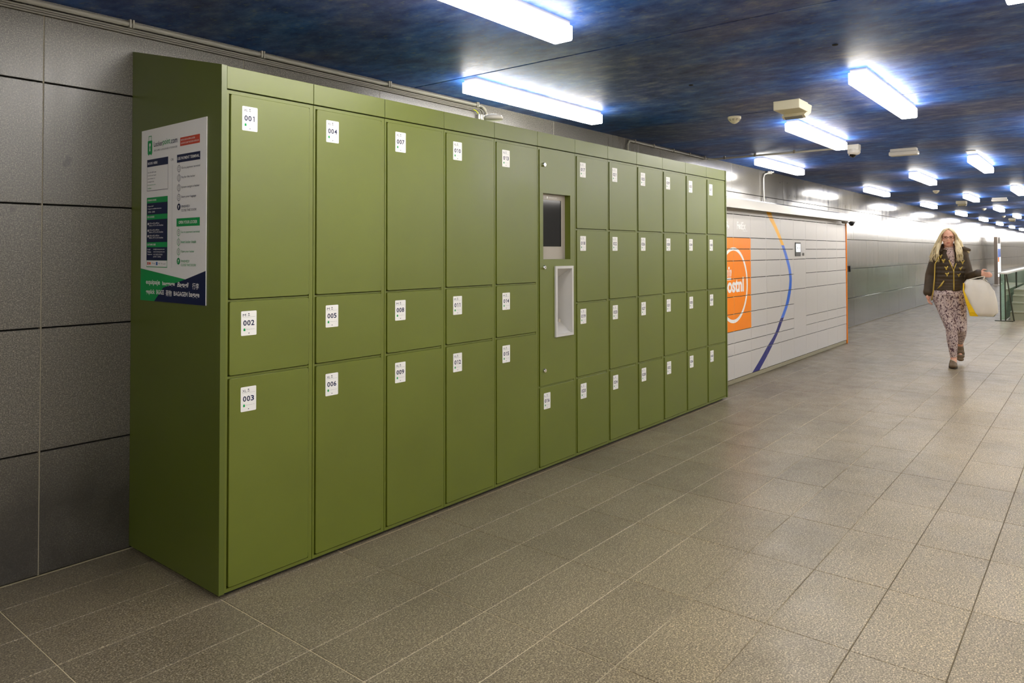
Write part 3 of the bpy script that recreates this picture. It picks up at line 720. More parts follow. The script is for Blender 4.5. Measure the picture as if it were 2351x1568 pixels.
for ci in range(len(PCX)-1):
    x0, x1 = PCX[ci], PCX[ci+1]
    rr = RTm if ci == 6 else (RL if ci < 6 else RR)
    if ci == 6: lab = 'grey parcel cabinet with the black touch screen terminal'
    elif ci == 0: lab = 'narrow grey parcel cabinet mostly hidden behind the green lockers'
    elif ci in (1, 2): lab = 'parcel locker column with orange doors, %s one beside the green lockers' % ('first' if ci == 1 else 'second')
    elif ci < 6: lab = 'grey parcel locker column, %s right of the orange square%s' % (ORD[ci-3], {3: '', 4: ', crossed by the yellow band top', 5: ', crossed by the blue band'}[ci])
    elif ci == 10: lab = 'grey parcel locker column at the far right end beside the orange edge'
    else: lab = 'grey parcel locker column, %s right of the touch screen' % ORD[ci-7]
    off = Vector((x0, PY, 0))
    t = thing('parcel_locker_cabinet', lab, 'locker', tuple(off), 0, 'grey parcel locker columns')
    def pl_(o): o.data.transform(Matrix.Translation(-off)); return o
    cm = MB().box(x0+.0005, x1-.0005, PB, -.004, .0, 1.905, 1)
    cm.box(x0+.0004, x0+.0065, PY+.003, PB, .05, 1.90, 0); cm.box(x1-.0065, x1-.0004, PY+.003, PB, .05, 1.90, 0)
    pl_(cm.build('carcass', [M['parcel'], M['joint']], t))
    pl_(MB().box(x0+.001, x1-.001, PY+.004, PB-.0005, .004, .048).build('plinth', M['parcelbase'], t))
    tp = pl_(MB().rdoor(x0+.0008, x1-.0008, 1.8165, 1.90, PY, PB, r=.001, ch=.0006).build('top_panel', M['parcel'], t)); graphic(tp, x0+.001, x1-.001, 1.817, 1.898, off)
    for j in range(len(rr)-1):
        z0, z1 = rr[j]+.0034, rr[j+1]-.0034
        d = pl_(MB().rdoor(x0+.0011, x1-.0011, z0, z1, PY, PB-.0005, r=.0012, ch=.0007).build('door' if not (ci == 6 and j in (1, 2, 3)) else 'panel', M['parcel'], t))
        graphic(d, x0+.0014, x1-.0014, z0+.0004, z1-.0004, off)
    if ci == 6:
        scn = pl_(MB().rdoor(7.942, 8.148, 1.347, 1.527, PY-.008, PY+.002, r=.006, ch=.002).build('touch_terminal', M['dome'], t)); scn['label'] = 'black touch terminal with a lit white screen'
        m = MB().add([(7.962, PY-.0086, 1.405), (8.13, PY-.0086, 1.405), (8.13, PY-.0086, 1.507), (7.962, PY-.0086, 1.507)], [(0, 1, 2, 3)], 0)
        for xx in (8.01, 8.07): m.add([(xx, PY-.009, 1.44), (xx+.03, PY-.009, 1.44), (xx+.03, PY-.009, 1.468), (xx, PY-.009, 1.468)], [(0, 1, 2, 3)], 1)
        pl_(m.build('lit_screen', [M['screen'], M['greyprint']], scn))
        pl_(MB().rdoor(8.236, 8.292, 1.354, 1.39, PY-.006, PY+.002, r=.004, ch=.001).build('card_reader', M['dome'], t))
# orange end board
oe = MB().box(10.325, 10.345, PY-.012, -.003, 0, 1.835)
tag(oe.build('end_board', M['orange']), 'tall thin orange board closing the right end of the grey parcel lockers', 'board')
# steel hood above the parcel lockers
hd = thing('steel_hood', 'long brushed steel hood above the grey parcel lockers', 'hood', (5.16, -.35, 1.86))
def hp(o): o.data.transform(Matrix.Translation(-Vector((5.16, -.35, 1.86)))); return o
hx = [5.16, 6.35, 7.53, 8.13, 9.16, 9.95, 10.40]
for i in range(len(hx)-1):
    m = MB(); yf = -.70
    pr = [(yf, 1.857), (yf-.004, 1.862), (yf-.004, 1.958), (yf+.006, 1.968), (-.003, 1.990), (-.003, 1.945), (yf+.006, 1.945), (yf+.006, 1.857)]
    m.prism(pr, hx[i]+.001, hx[i+1]-.001, 'x'); hp(m.build('hood_section', M['steel'], hd))
hp(MB().box(5.17, 10.39, -.690, PY-.003, 1.880, 1.944).build('shutter_slot_shade', M['joint'], hd))  # dark block standing for the shaded inside under the hood
def dome_cam(x, y, z, lab, r=.045, loc_white=False):
    t = thing('dome_camera', lab, 'camera', (x, y, z))
    MB().lathe([(r, 0), (r*1.05, -.012), (r*.9, -.022)], 0, 0, 0, 20).build('mount', M['black' if not loc_white else 'offwhite'], t, smooth=False)
    MB().ell((0, 0, -.022), (r*.82, r*.82, r*.82), 16, 10).build('dome', M['dome'], t, smooth=True)
dome_cam(10.27, -.668, 1.8545, 'black dome camera under the right end of the steel hood', .045)
m = MB().lathe([(.045, 0), (.045, -.02), (.03, -.035), (.001, -.036)], 9.93, -.66, 1.857, 18)  # solid form put in for a grey shadow under the hood
tag(m.build('hood_shadow_form', M['clamp'], smooth=False), 'small grey round form modelling a shadow under the steel hood left of the black camera', 'shadow form')
# door handle on the stone wall
m = MB().rdoor(12.70, 12.755, 1.03, 1.14, -.03, -.0005, r=.01, ch=.004)
tag(m.build('wall_lock', M['black']), 'small black lock case on the stone wall right of the orange board', 'lock')

# ------------------------------------------------------------------ conduits and cables
def arc_pts(c, r, a0, a1, ax1, ax2, n=6):
    return [tuple(Vector(c)+Vector(ax1)*r*math.cos(a0+(a1-a0)*i/n)+Vector(ax2)*r*math.sin(a0+(a1-a0)*i/n)) for i in range(n+1)]
cz = 2.506
t = thing('wall_conduit', 'grey conduit with cables along the top of the stone wall above the left lockers', 'conduit', (0, -.02, cz))
def cp(o, L=Vector((0, -.02, cz))): o.data.transform(Matrix.Translation(-L)); return o
P = [(XA+.05, -.02, cz), (2.49, -.02, cz)]+arc_pts((2.49, -.02, cz-.06), .06, math.pi/2, 0, (1, 0, 0), (0, 0, 1))+[(2.55, -.02, 2.395)]
cp(MB().tube(P, .0125, 10).build('conduit', M['conduit'], t, smooth=True))
for i, (dz, xx) in enumerate(((.021, 2.523), (.031, 2.500), (.041, 2.47))):
    yv = -.014
    P = [(XA+.05, yv, cz-dz), (xx-.04, yv, cz-dz)]+arc_pts((xx-.04, yv, cz-dz-.035), .035, math.pi/2, 0, (1, 0, 0), (0, 0, 1))+[(xx-.005, yv, 2.44)]
    cp(MB().tube(P, .0045 if i else .005, 8).build('cable', M['cable'], t, smooth=True))
for xx in (2.470, 2.497, 2.523): cp(MB().tube([(xx, -.018, 2.445), (xx, -.018, 2.395)], .0085, 8).build('cable_sleeve', M['conduitw'], t, smooth=True))
cp(MB().tube([(2.40, -.022, 2.470), (2.43, -.024, 2.462), (2.452, -.024, 2.445)], .003, 6).build('earth_cable', M['earth'], t, smooth=True))
for xx in (-2.3, -1.2, -.045, .655, 1.58, 2.44):
    m = MB().box(xx-.011, xx-.003, -.038, 0, cz-.018, cz+.021); m.box(xx+.004, xx+.011, -.038, 0, cz-.018, cz+.021); cp(m.build('clamp', M['conduit'], t))
c2 = 2.506; L2 = Vector((4.7, -.02, c2))
t = thing('camera_conduit', 'grey conduit rising from the lockers and crossing the ceiling to the white camera', 'conduit', tuple(L2))
P = [(4.665, -.02, 2.395), (4.665, -.02, c2-.05)]+arc_pts((4.715, -.02, c2-.05), .05, math.pi, math.pi/2, (1, 0, 0), (0, 0, 1))+[(6.50, -.02, c2)]+arc_pts((6.50, -.12, c2), .10, math.pi/2, 0, (1, 0, 0), (0, 1, 0))+[(6.60, -1.48, c2)]
cp(MB().tube(P, .011, 10).build('conduit', M['conduit'], t, smooth=True), L2)
for xx in (4.80, 5.19, 5.64, 6.04, 6.44): cp(MB().box(xx-.008, xx+.008, -.034, 0, c2-.014, H-.001).build('clamp', M['clamp'], t), L2)
for yy in (-.20, -.56, -1.0): cp(MB().box(6.586, 6.614, yy-.009, yy+.009, c2-.012, H-.001).build('clamp', M['clamp'], t), L2)
L3 = Vector((8.35, -.02, 2.3))
t = thing('hood_conduit', 'white conduit dropping from the ceiling light to the steel hood', 'conduit', tuple(L3))
P = [(8.56, -.09, 2.518), (8.50, -.03, 2.50)]+arc_pts((8.44, -.02, 2.40), .085, math.pi*.5, math.pi, (1, 0, 0), (0, 0, 1))+[(8.355, -.02, 2.28), (8.375, -.02, 1.99)]
cp(MB().tube(P, .010, 10).build('conduit', M['conduitw'], t, smooth=True), L3)
cp(MB().box(8.52, 8.55, -.07, -.02, 2.49, 2.529).build('clamp', M['conduitw'], t), L3)

# ------------------------------------------------------------------ ceiling fittings
def sensor_box(x, y, lab, s=1.0):
    t = thing('ceiling_sensor_box', lab, 'sensor', (x, y, H))
    MB().rdoor(0, .19, -.068, 0, 0, .20, r=.004, ch=.003).build('case', M['cream'], t)
    for o in t.children: o.data.transform(Matrix.Rotation(-math.pi/2, 4, 'Z')); o.data.transform(Matrix.Translation((0, 0, 0)))
    # the drooping lens hood behind the case
    m = MB(); m.prism([(.20, 0), (.20, -.07), (.145, -.095), (.19, -.112), (.31, -.06), (.335, 0)], -.178, -.012, 'y')
    m.build('lens_hood', M['cream'], t)
    m = MB()
    for i in range(4): m.box(.152+.009*i, .157+.009*i, -.16, -.03, -.104-.004*i, -.098-.004*i)
    m.build('grille', M['clamp'], t)
    return t
sensor_box(3.84, -1.735, 'cream sensor box hanging under the ceiling between the nearest tube lights')
sensor_box(17.3, -1.10, 'distant cream sensor box on the ceiling beside the second row of lights')
sensor_box(28.6, -1.14, 'farthest cream sensor box under the ceiling')
def smoke(x, y, lab):
    t = thing('smoke_detector', lab, 'smoke detector', (x, y, H))
    MB().lathe([(.054, 0), (.054, -.012), (.050, -.022), (.036, -.040), (.020, -.052), (.006, -.058), (.001, -.059)], 0, 0, 0, 24).build('housing', M['cream'], t, smooth=False)
    m = MB()
    for i in range(10):
        a = 2*math.pi*i/10; m.tube([(.050*math.cos(a), .050*math.sin(a), -.024), (.050*math.cos(a+.4), .050*math.sin(a+.4), -.024)], .0022, 6)
        m.tube([(.043*math.cos(a), .043*math.sin(a), -.033), (.043*math.cos(a+.35), .043*math.sin(a+.35), -.033)], .0022, 6)
    m.build('vent_slot', M['clamp'], t)
smoke(4.25, -1.27, 'nearest cream smoke detector on the blue ceiling'); smoke(13.77, -1.26, 'second cream smoke detector along the ceiling'); smoke(21.1, -1.23, 'third cream smoke detector, far along the ceiling'); smoke(26.4, -1.2, 'farthest cream smoke detector by the far sensor box')
def emergency(x, y, lab):
    t = thing('emergency_light', lab, 'light', (x, y, H))
    MB().rdoor(-.13, .13, -.045, 0, -.035, .035, r=.008, ch=.004).build('base', M['offwhite'], t).rotation_euler = (0, 0, -math.pi/2)
    MB().rdoor(-.142, .142, -.078, -.030, -.045, .045, r=.016, ch=.008).build('cover', M['offwhite'], t).rotation_euler = (0, 0, -math.pi/2)
emergency(7.23, -1.965, 'nearest slim white emergency light on the ceiling'); emergency(16.7, -1.97, 'farther slim white emergency light on the ceiling')
t = thing('dome_camera', 'white ceiling camera with dark lens at the end of the grey conduit', 'camera', (6.60, -1.615, H))
MB().box(-.05, .05, -.055, .055, -.055, 0).build('junction_box', M['offwhite'], t)
MB().lathe([(.058, -.045), (.062, -.06), (.062, -.085), (.05, -.10), (.03, -.108)], 0, 0.0, 0, 24).build('mount', M['offwhite'], t, smooth=False)
MB().ell((-.01, .012, -.098), (.036, .036, .036), 16, 10).build('lens_dome', M['dome'], t, smooth=True)
t = MB().lathe([(.05, 0), (.046, -.008), (.01, -.010)], 7.93, -2.50, H, 18); tag(t.build('heat_sensor', M['offwhite']), 'small flat white round sensor on the ceiling before the third row light', 'sensor')
for i, (px, py, lab) in enumerate(((2.94, -1.50, 'small dark drill hole plug in the ceiling near the first lights'), (2.55, -2.52, 'dark patch plug in the ceiling ahead of the third row light'))):
    tag(MB().lathe([(.016, 0), (.014, -.004), (.002, -.005)], px, py, H, 12).build('ceiling_plug', M['joint']), lab, 'plug')

# ------------------------------------------------------------------ far end: totem, balustrade, stairs
t = thing('advertising_totem', 'tall grey totem with a lit poster standing by the wall in the distance', 'sign', (33.9, -.26, 0))
MB().rdoor(0, 1.25, 0, 1.98, -.06, .06, r=.01, ch=.005).build('case', M['totem'], t)
m = MB(); y = -.0615
def q(x0, x1, z0, z1, mi, d=0): m.add([(x0, y-d, z0), (x1, y-d, z0), (x1, y-d, z1), (x0, y-d, z1)], [(0, 1, 2, 3)], mi)
q(.12, 1.13, .35, 1.70, 0); q(.12, 1.13, 1.15, 1.5, 1, .001); q(.12, .7, .95, 1.15, 2, .001); q(.12, 1.13, .35, .9, 3, .001)
m.build('lit_poster', [M['screen'], M['blueA'], M['orange'], M['screen']], t)
MB().lathe([(.14, 0), (.14, -.01), (.09, -.012)], .62, -.0615, 1.84, 20, axis='y').build('emblem', M['black'], t)
MB().rdoor(-.05, 1.3, 0, .04, -.12, .12, r=.004, ch=.002).build('foot', M['offwhite'], t)

LB = Vector((16.1, -2.08, 0))
t = thing('glass_balustrade', 'glass balustrade with dark posts and white handrail beside the stairs', 'balustrade', tuple(LB))
def bp(o): o.data.transform(Matrix.Translation(-LB)); return o
bp(MB().box(15.93, 15.99, -2.24, -1.93, 0, .014).build('base_plate', M['post'], t))
for yy in (-2.018, -2.098): bp(MB().box(16.08, 16.12, yy-.010, yy+.010, 0, .945).build('post', M['post'], t))
bp(MB().prism([(-2.112, .945), (-2.132, .945), (-2.252, 0), (-2.228, 0)], 16.08, 16.12, 'x').build('brace', M['post'], t))
bp(MB().box(16.0, 31.0, -2.14, -1.985, .945, .975).build('handrail', M['handrail'], t))
bp(MB().box(16.096, 16.104, -2.087, -2.03, .02, .94).build('glass_pane', M['glass'], t))
for i in range(6): bp(MB().box(16.14+2.4*i, 16.14+2.4*i+2.36, -2.104, -2.092, .02, .94).build('glass_pane', M['glass'], t))
for i in range(1, 6): bp(MB().box(16.12+2.4*i-.02, 16.12+2.4*i+.02, -2.118, -2.082, 0, .945).build('post', M['post'], t))
ls = Vector((16.4, -3.4, 0))
t = thing('stone_steps', 'pale stone steps rising behind the glass balustrade', 'stairs', tuple(ls))
z = 0
for i, hgt in enumerate((.172, .172, .135, .11)):
    x0 = 16.4+.29*i
    m = MB().prism([(x0, z), (x0, z+hgt-.03), (x0-.02, z+hgt-.022), (x0-.02, z+hgt), (x0+(.31 if i < 3 else 4.05), z+hgt), (x0+(.31 if i < 3 else 4.05), z)], -4.6, -2.15, 'y')
    o = m.build('step', M['stair'], t); o.data.transform(Matrix.Translation(-ls)); z += hgt
mw = MB().box(21.4, 21.6, -5.2, -2.15, 0, 1.08); tag(mw.build('low_wall', M['stairwall']), 'low grey green wall behind the stone steps', 'wall')
mw = MB().rdoor(21.33, 21.39, .62, 1.02, -2.62, -2.50, r=.004, ch=.002); tag(mw.build('bin', M['totem']), 'small brown box in front of the low wall behind the glass', 'box')

# ------------------------------------------------------------------ walking woman
PR = math.radians(-82.1)
def PXL(px): return (px-2187)/222.0
def PZ(py): return (843-py)/188.8
PB0 = (8.667, -2.196, 0)
def remesh(mb, name, mat, parent, vox, smooth_it=4, mats=None):
    me = mb.mesh('tmp', M[mat] if mats is None else mats)
    o = bpy.data.objects.new('tmp', me); COL.objects.link(o)
    r = o.modifiers.new('r', 'REMESH'); r.mode = 'VOXEL'; r.voxel_size = vox; r.use_smooth_shade = True
    s = o.modifiers.new('s', 'SMOOTH'); s.iterations = smooth_it; s.factor = .5
    dg = bpy.context.evaluated_depsgraph_get(); out = bpy.data.meshes.new_from_object(o.evaluated_get(dg))
    bpy.data.objects.remove(o); bpy.data.meshes.remove(me); out.name = name
    if not out.materials: out.materials.append(M[mat])
    out.polygons.foreach_set('use_smooth', [True]*len(out.polygons))
    return link(name, out, parent)
def cap(mb, pts, rs, seg=14, flat=1.0):
    # tapered capsule chain: tube plus ball joints
    P = [Vector(p) for p in pts]
    for i in range(len(P)-1):
        n = 5
        for j in range(n+1):
            t_ = j/n; c = P[i].lerp(P[i+1], t_); r = rs[i]+(rs[i+1]-rs[i])*t_
            mb.ell(c, (r, r*flat, r), seg, 8)
        mb.tube([P[i], P[i+1]], [rs[i]*.98, rs[i+1]*.98], seg)
wm = thing('person', 'person with long blonde hair, dark jacket and leopard print leggings, walking towards the viewer', 'person', PB0, PR)
hx_ = PXL(2181); hz = PZ(546)
sh = {-1: (PXL(2156), .02, PZ(586)), 1: (PXL(2212), .02, PZ(586))}
el = {-1: (PXL(2139), .06, PZ(633)), 1: (PXL(2226), .04, PZ(640))}
wr_ = {-1: (PXL(2132), .0, PZ(674)), 1: (PXL(2250), -.16, PZ(627))}
hip = {-1: (PXL(2163), 0, .87), 1: (PXL(2198), 0, .87)}
kn = {-1: (PXL(2186), -.05, PZ(755)), 1: (PXL(2208), -.03, PZ(752))}
an = {-1: (PXL(2190), 0.01, .10), 1: (PXL(2206), .34, .26)}
b = MB()
# head with brow, cheeks, nose, chin, ears
b.ell((hx_, .012, hz+.018), (.074, .090, .098)); b.ell((hx_, -.018, hz-.035), (.058, .066, .074)); b.ell((hx_, -.045, hz-.083), (.026, .024, .020))
b.ell((hx_, -.088, hz-.020), (.012, .018, .022)); b.ell((hx_, -.083, hz-.002), (.008, .010, .026)); b.ell((hx_, -.072, hz-.062), (.026, .014, .012))
for s_ in (-1, 1):
    b.ell((hx_+s_*.040, -.055, hz-.030), (.024, .024, .022)); b.ell((hx_+s_*.030, -.074, hz+.022), (.026, .010, .009)); b.ell((hx_+s_*.076, .01, hz-.01), (.010, .020, .032))
cap(b, [(hx_, .02, hz-.06), (PXL(2183), .03, 1.40)], [.050, .056])
# trunk, arms, legs
cap(b, [(PXL(2184), .03, 1.36), (PXL(2183), .02, 1.18), (PXL(2181), .01, 1.02), (PXL(2180), .01, .90)], [.085, .09, .085, .10], flat=.8)
for s_ in (-1, 1):
    cap(b, [(PXL(2184), .02, 1.40), sh[s_]], [.05, .055]); cap(b, [sh[s_], el[s_], wr_[s_]], [.050, .038, .026])
    cap(b, [(PXL(2180), .01, .90), hip[s_], kn[s_], an[s_]], [.11, .095, .055, .034])
    a_ = Vector(an[s_])
    if s_ < 0: cap(b, [a_, a_+Vector((-.005, -.05, -.05)), a_+Vector((-.01, -.14, -.07))], [.034, .036, .024])
    else: cap(b, [a_, a_+Vector((0, .03, -.045)), a_+Vector((.0, -.02, -.14))], [.034, .030, .020])
# hands with palm, four fingers and a thumb
def hand(wrist, d, side, thumb, curl, L=.085):
    wv = Vector(wrist); d = Vector(d).normalized(); s1 = Vector(side).normalized(); nrm = d.cross(s1).normalized()
    pc = wv+d*.045
    for k_ in range(-2, 3): b.ell(pc+s1*.013*k_, (.013, .013, .013), 8, 6); b.ell(pc+s1*.013*k_-d*.02, (.013, .013, .013), 8, 6); b.ell(pc+s1*.013*k_+d*.022, (.012, .012, .012), 8, 6)
    b.ell(pc, (.030, .022, .034), 12, 8)
    for k_, ln in ((-1.5, .058), (-.5, .074), (.5, .080), (1.5, .072)):
        p0 = pc+d*.030+s1*.0165*k_; p1 = p0+d*ln*.42+nrm*curl*ln*.12; p2 = p1+(d*(1-curl)+nrm*curl).normalized()*ln*.33; p3 = p2+(d*(1-curl*1.6)+nrm*curl*1.6).normalized()*ln*.27
        cap(b, [p0, p1, p2, p3], [.0088, .0084, .0078, .0066], 8)
    t0 = pc-d*.015+s1*.028*thumb; t1 = t0+(s1*thumb*.8+d*.6+nrm*.3).normalized()*.034; t2 = t1+(d+nrm*.4).normalized()*.028
    cap(b, [t0, t1, t2], [.0115, .0095, .0078], 8)
hand(wr_[-1], (.05, -.05, -1), (.35, 1, 0), -1, .35)
hand(wr_[1], (.75, -.55, -.10), (0.15, .1, -1), -1, .75)
body = remesh(b, 'body', 'skin', wm, .0052, 3)
# face details
m = MB()
for s_ in (-1, 1): m.ell((hx_+s_*.030, -.0785, hz+.004), (.0125, .006, .0062), 10, 6)
m.build('eyes', M['eye'], wm, smooth=True)
MB().ell((hx_, -.0865, hz-.061), (.021, .004, .0058), 12, 6).build('lips', M['lip'], wm, smooth=True)
m = MB()
for s_ in (-1, 1):
    pts = [(hx_+s_*.033+.026*math.cos(t_*math.pi/8), -.092, hz+.004+.018*math.sin(t_*math.pi/8)) for t_ in range(17)]; m.tube(pts, .0022, 6, caps=False)
    m.tube([(hx_+s_*.059, -.092, hz+.008), (hx_+s_*.078, -.04, hz+.008), (hx_+s_*.083, .02, hz)], .002, 6)
m.tube([(hx_-.008, -.094, hz+.006), (hx_+.008, -.094, hz+.006)], .002, 6)
m.build('glasses', M['glasses'], wm, smooth=True)
# leggings
m = MB()
cap(m, [(PXL(2180), .01, .97), (PXL(2179), .01, .88)], [.12, .145], flat=.9)
m.ell((PXL(2179), .02, .88), (.160, .125, .10), 20, 12)
for s_ in (-1, 1):
    k1 = Vector(kn[s_]); h1 = Vector(hip[s_]); a1 = Vector(an[s_])
    cap(m, [h1, h1.lerp(k1, .45), k1, k1.lerp(a1, .35), a1.lerp(k1, .12)], [.108, .088, .063, .062, .040])
remesh(m, 'leggings', 'leggings', wm, .007, 5)['label'] = 'pink and plum leopard print leggings'
# jacket
m = MB()
for zz, cx_, rx, ry in ((1.385, 2184, .125, .10), (1.345, 2184, .160, .125), (1.30, 2185, .170, .136), (1.25, 2185, .170, .142), (1.20, 2186, .167, .145), (1.15, 2185, .163, .142), (1.10, 2184, .160, .138), (1.05, 2183, .160, .134), (1.01, 2182, .164, .134), (.975, 2181, .168, .136), (.945, 2180, .172, .138)):
    m.ell((PXL(cx_), .02, zz), (rx, ry, .062), 24, 10)
for s_ in (-1, 1):
    m.ell((sh[s_][0], .02, sh[s_][2]), (.075, .07, .06), 14, 8)
    cap(m, [sh[s_], Vector(sh[s_]).lerp(Vector(el[s_]), .5), el[s_], Vector(el[s_]).lerp(Vector(wr_[s_]), .8)], [.070, .072, .066, .056])
    q0 = Vector(el[s_]).lerp(Vector(wr_[s_]), .82); q1 = Vector(el[s_]).lerp(Vector(wr_[s_]), .95); cap(m, [q0, q1], [.055, .058])
# stand-up collar / hood behind the neck
cap(m, [(PXL(2160), -.02, PZ(573)), (PXL(2168), .06, PZ(566)), (PXL(2186), .095, PZ(564)), (PXL(2204), .06, PZ(566)), (PXL(2216), .0, PZ(572)), (PXL(2229), .02, PZ(574))], [.030, .036, .038, .036, .034, .020])
jk = remesh(m, 'jacket', 'jacket', wm, .0075, 3); jk['label'] = 'dark olive padded jacket with gold fastenings'
bvh = BVHTree.FromPolygons([v.co for v in jk.data.vertices], [p.vertices for p in jk.data.polygons])
def onj(px, py, lift=.004):
    h = bvh.ray_cast(Vector((PXL(px), -1, PZ(py))), Vector((0, 1, 0)))
    return Vector((PXL(px), (h[0].y if h[0] else -.12)-lift, PZ(py)))
m = MB()
for (px, py) in ((2163, 590), (2169.5, 600), (2176, 616.5), (2177.5, 631)):
    for dx, dy in ((-4, -4.5), (3.6, -5.5), (0, 3.5)):
        m.tube([onj(px, py), onj(px+dx, py+dy)], [.0095, .0065], 8)
for (px, py) in ((2208, 617), (2204, 632), (2213, 603)):
    for dx, dy in ((4.5, -5), (-3.5, -2.5), (0, 3.5)):
        m.tube([onj(px, py), onj(px+dx, py+dy)], [.008, .005], 8)
m.build('toggles', M['gold'], wm, smooth=True)
m = MB(); m.tube([onj(2192.5, y_) for y_ in range(618, 671, 6)], .0065, 8); m.tube([onj(2199, 604), onj(2192.5, 620)], .006, 8); m.tube([onj(2182, 597), onj(2192, 620)], .005, 8)
m.tube([onj(2155, 663), onj(2163, 655), onj(2170, 644)], [.006, .010, .007], 8)
m.build('zip', M['gold'], wm, smooth=True)
# patterned scarf in the neckline
m = MB(); cap(m, [onj(2184, 570, -.03)+Vector((0, 0, 0)), onj(2186, 585, -.022), onj(2189, 600, -.012), onj(2191, 612, -.006)], [.058, .046, .030, .012], flat=.7)
m.ell((PXL(2183), .01, 1.43), (.072, .068, .035), 18, 8)
remesh(m, 'scarf', 'scarf', wm, .006, 3)['label'] = 'leopard print scarf in the neckline'
# shoulder strap
MB().tube([(PXL(2158), -.10, PZ(590)), (PXL(2150), -.115, PZ(606)), (PXL(2148), -.115, PZ(640)), (PXL(2145), -.11, PZ(668)), (PXL(2140), -.08, PZ(690))], [.007]*5, 8).build('bag_strap', M['gold'], wm, smooth=True)
# shoes
def shoe(c, pitch):
    sm_ = MB(); base = Vector(c)
    Rm = Matrix.Rotation(pitch, 3, 'X')
    up_ = MB(); 
    for yy, zz, rx, rz in ((.045, .045, .034, .045), (.02, .05, .036, .052), (-.02, .045, .040, .044), (-.07, .036, .045, .034), (-.12, .030, .047, .028), (-.16, .026, .040, .022)):
        up_.ell(base+Rm @ Vector((0, yy, zz+.012)), (rx, .045, rz), 14, 8)
    o = remesh(up_, 'shoe', 'shoe', wm, .006, 2); o['label'] = 'brown lace-up trainer'
    s2 = MB()
    ring_ = [(.044*math.cos(t_)*(1.08 if math.sin(t_) < 0 else .9), .02-.06+.125*math.sin(t_)) for t_ in [2*math.pi*i/24 for i in range(24)]]
    n = len(ring_); lo = [base+Rm @ Vector((a, b_, 0)) for a, b_ in ring_]; hi = [base+Rm @ Vector((a*1.02, b_*1.02, .026)) for a, b_ in ring_]
    s2.add(lo+hi, [tuple(range(n-1, -1, -1)), tuple(range(n, 2*n))]+[(i, (i+1) % n, n+(i+1) % n, n+i) for i in range(n)])
    s2.build('sole', M['sole'], o)
    l_ = MB()
    for i in range(4 if pitch == 0 else 0):
        c0 = base+Rm @ Vector((-.022, -.035-.022*i, .092-.012*i)); c1 = base+Rm @ Vector((.022, -.035-.022*i, .092-.012*i)); cm = base+Rm @ Vector((0, -.035-.022*i, .100-.012*i))
        l_.tube([c0, cm, c1], .003, 6)
    if l_.f: l_.build('laces', M['cream'], o, smooth=True)
shoe((PXL(2188.5), .0, .0), 0)
shoe((an[1][0], an[1][1]+.085, an[1][2]-.075), math.radians(62))
# hair: long locks falling either side of the face
hb_ = MB(); hb_.ell((hx_, .034, hz+.028), (.084, .088, .090), 20, 14)
for s_, ends in ((-1, ((-.10, -.03, -.10), (-.135, -.04, -.20), (-.165, .02, -.19), (-.12, -.075, -.20))), (1, ((.095, -.05, -.08), (.115, -.10, -.20), (.10, -.09, -.17), (.15, .02, -.11)))):
    for e_ in ends:
        cap(hb_, [(hx_+s_*.03, .0, hz+.09), (hx_+s_*.075, .01, hz+.02), (hx_+(e_[0]*.6+s_*.03), e_[1]*.6, hz+e_[2]*.5), (hx_+e_[0], e_[1]-.03, hz+e_[2])], [.022, .024, .026, .012], 10, .8)
remesh(hb_, 'hair_mass', 'hair', wm, .006, 4)['label'] = 'inner mass of the pale blonde hair'
hm = MB(); rnd = random.Random(3)
hm.ell((hx_, .032, hz+.030), (.086, .092, .094), 20, 14)
for i in range(300):
    s_ = -1 if i % 2 else 1
    u = rnd.random(); back = rnd.random()
    p0 = Vector((hx_+s_*rnd.uniform(.0, .02), -.035+.11*back, hz+.112-.03*back))
    p1 = Vector((hx_+s_*rnd.uniform(.066, .086), -.055+.12*back, hz+.045))
    if s_ < 0:
        p2 = Vector((hx_-rnd.uniform(.078, .125), -.05+.12*back, hz-.06)); p3 = Vector((hx_-rnd.uniform(.10, .175), -.08+.13*back, hz-.15)); p4 = Vector((hx_-rnd.uniform(.095, .205), -.115+.17*back, hz-.25-rnd.uniform(-.03, .05)))
    elif u < .62:
        p2 = Vector((hx_+rnd.uniform(.07, .115), -.05+.10*back, hz-.06)); p3 = Vector((hx_+rnd.uniform(.075, .145), -.115+.06*back, hz-.15)); p4 = Vector((hx_+rnd.uniform(.085, .155), -.150+.07*back, hz-.24-rnd.uniform(-.04, .05)))
    else:
        p2 = Vector((hx_+rnd.uniform(.085, .12), 0+.07*back, hz-.05)); p3 = Vector((hx_+rnd.uniform(.13, .17), .0+.06*back, hz-.125)); p4 = Vector((hx_+rnd.uniform(.17, .225), -.01+.06*back, hz-.165-rnd.uniform(0, .03)))
    K = [p0, p1, p2, p3, p4]; pts = []
    for a in range(4):
        q0_, q1_, q2_, q3_ = K[max(a-1, 0)], K[a], K[a+1], K[min(a+2, 4)]
        for j in range(3):
            t_ = j/3; pts.append(.5*((2*q1_)+(-q0_+q2_)*t_+(2*q0_-5*q1_+4*q2_-q3_)*t_*t_+(-q0_+3*q1_-3*q2_+q3_)*t_**3))
    pts.append(p4)
    hm.tube(pts, [.0060-.0040*(j/(len(pts)-1))**2 for j in range(len(pts))], 5)
hm.build('hair', M['hair'], wm, smooth=True)['label'] = 'long straight pale blonde hair'
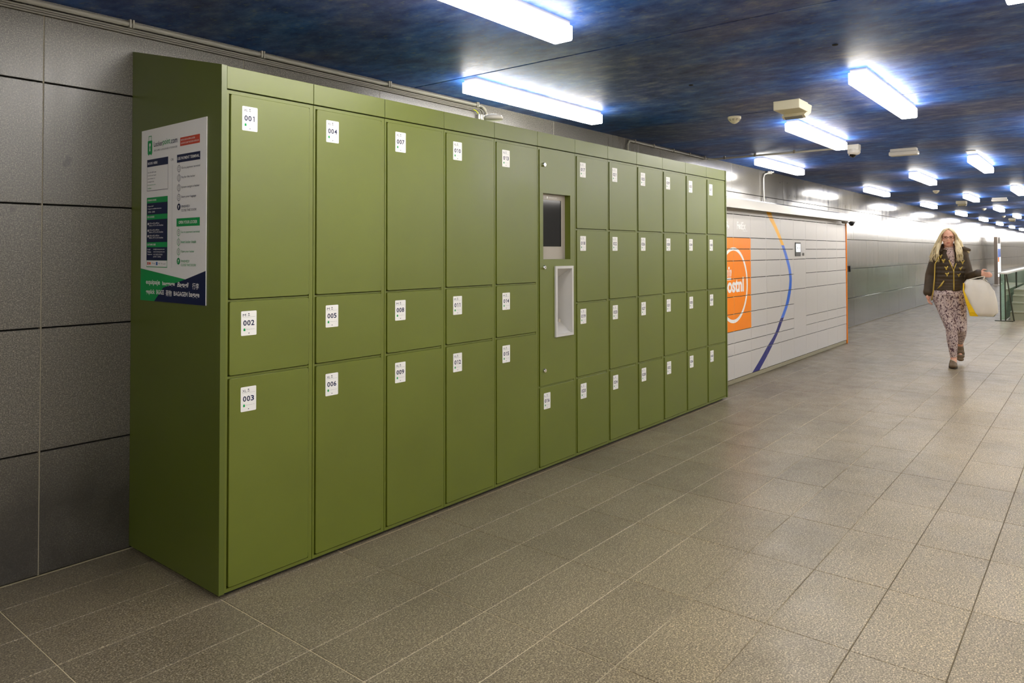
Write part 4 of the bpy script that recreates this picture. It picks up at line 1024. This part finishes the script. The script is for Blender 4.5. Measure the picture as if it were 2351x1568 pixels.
# carrier bag
bagt = thing('carrier_bag', 'white carrier bag with yellow side hanging from the walking person\'s hand', 'bag', PB0, PR)
m = MB()
def bl(zz, x0, x1, d0): return [(x0, -.17-d0, zz), (x1, -.17-d0, zz), (x1+.004, -.17+d0, zz), (x0-.004, -.17+d0, zz)]
zs_ = [PZ(721), PZ(712), PZ(690), PZ(665), PZ(648), PZ(640)]
xsb = [(2231, 2280, .05), (2229, 2288, .075), (2222, 2287, .085), (2216, 2280, .075), (2217, 2270, .05), (2224, 2262, .03)]
L = [bl(z_, PXL(a), PXL(c), d_) for z_, (a, c, d_) in zip(zs_, xsb)]
sub = []
for lp in L:
    ring_ = []
    for i in range(4):
        a = Vector(lp[i]); c = Vector(lp[(i+1) % 4])
        for j in range(5):
            v = a.lerp(c, j/5); v.y += .018*math.sin(j*2.1+lp[0][2]*31+i); v.x += .009*math.sin(j*1.7+lp[0][2]*43); ring_.append(v)
    sub.append(ring_)
n = 20; vs_ = [v for r_ in sub for v in r_]; fs = []
mi_ = []
for i in range(len(sub)-1):
    for k_ in range(n):
        m.add([sub[i][k_], sub[i][(k_+1) % n], sub[i+1][(k_+1) % n], sub[i+1][k_]], [(0, 1, 2, 3)], 0)
m.add(sub[0], [tuple(range(n))], 0)
m.build('bag_body', M['bag'], bagt, smooth=True)
m = MB()
for i in range(0, 4):
    a, c = L[i], L[i+1]
    xo = -.004
    wA = [.075, .055, .028, .006][i]; wB = [.055, .028, .006, .002][i]
    m.add([(a[0][0]+xo-.010, a[0][1]-.012, a[0][2]), (a[0][0]+wA-.008, a[0][1]-.014, a[0][2]), (c[0][0]+wB-.008, c[0][1]-.014, c[0][2]), (c[0][0]+xo-.010, c[0][1]-.012, c[0][2])], [(0, 1, 2, 3)])
    m.add([(a[0][0]+xo-.010, a[0][1]-.012, a[0][2]), (a[3][0]+xo-.010, a[3][1]+.012, a[3][2]), (c[3][0]+xo-.010, c[3][1]+.012, c[3][2]), (c[0][0]+xo-.010, c[0][1]-.012, c[0][2])], [(3, 2, 1, 0)])
yb_ = m.build('yellow_side', M['bagy'], bagt); yb_['label'] = 'bright yellow lower side of the bag'
m = MB(); hc = Vector(wr_[1])+Vector((.75, -.55, -.10)).normalized()*.07
for (a, c_) in ((PXL(2226), -.20), (PXL(2258), -.20), (PXL(2228), -.14), (PXL(2260), -.14)):
    m.tube([(a, c_, PZ(641)), ((a+hc.x)/2, (c_+hc.y)/2, (PZ(641)+hc.z)/2-.005), (hc.x, hc.y, hc.z-.018)], [.010, .006, .006], 6)
m.build('handle', M['bag'], bagt, smooth=True)
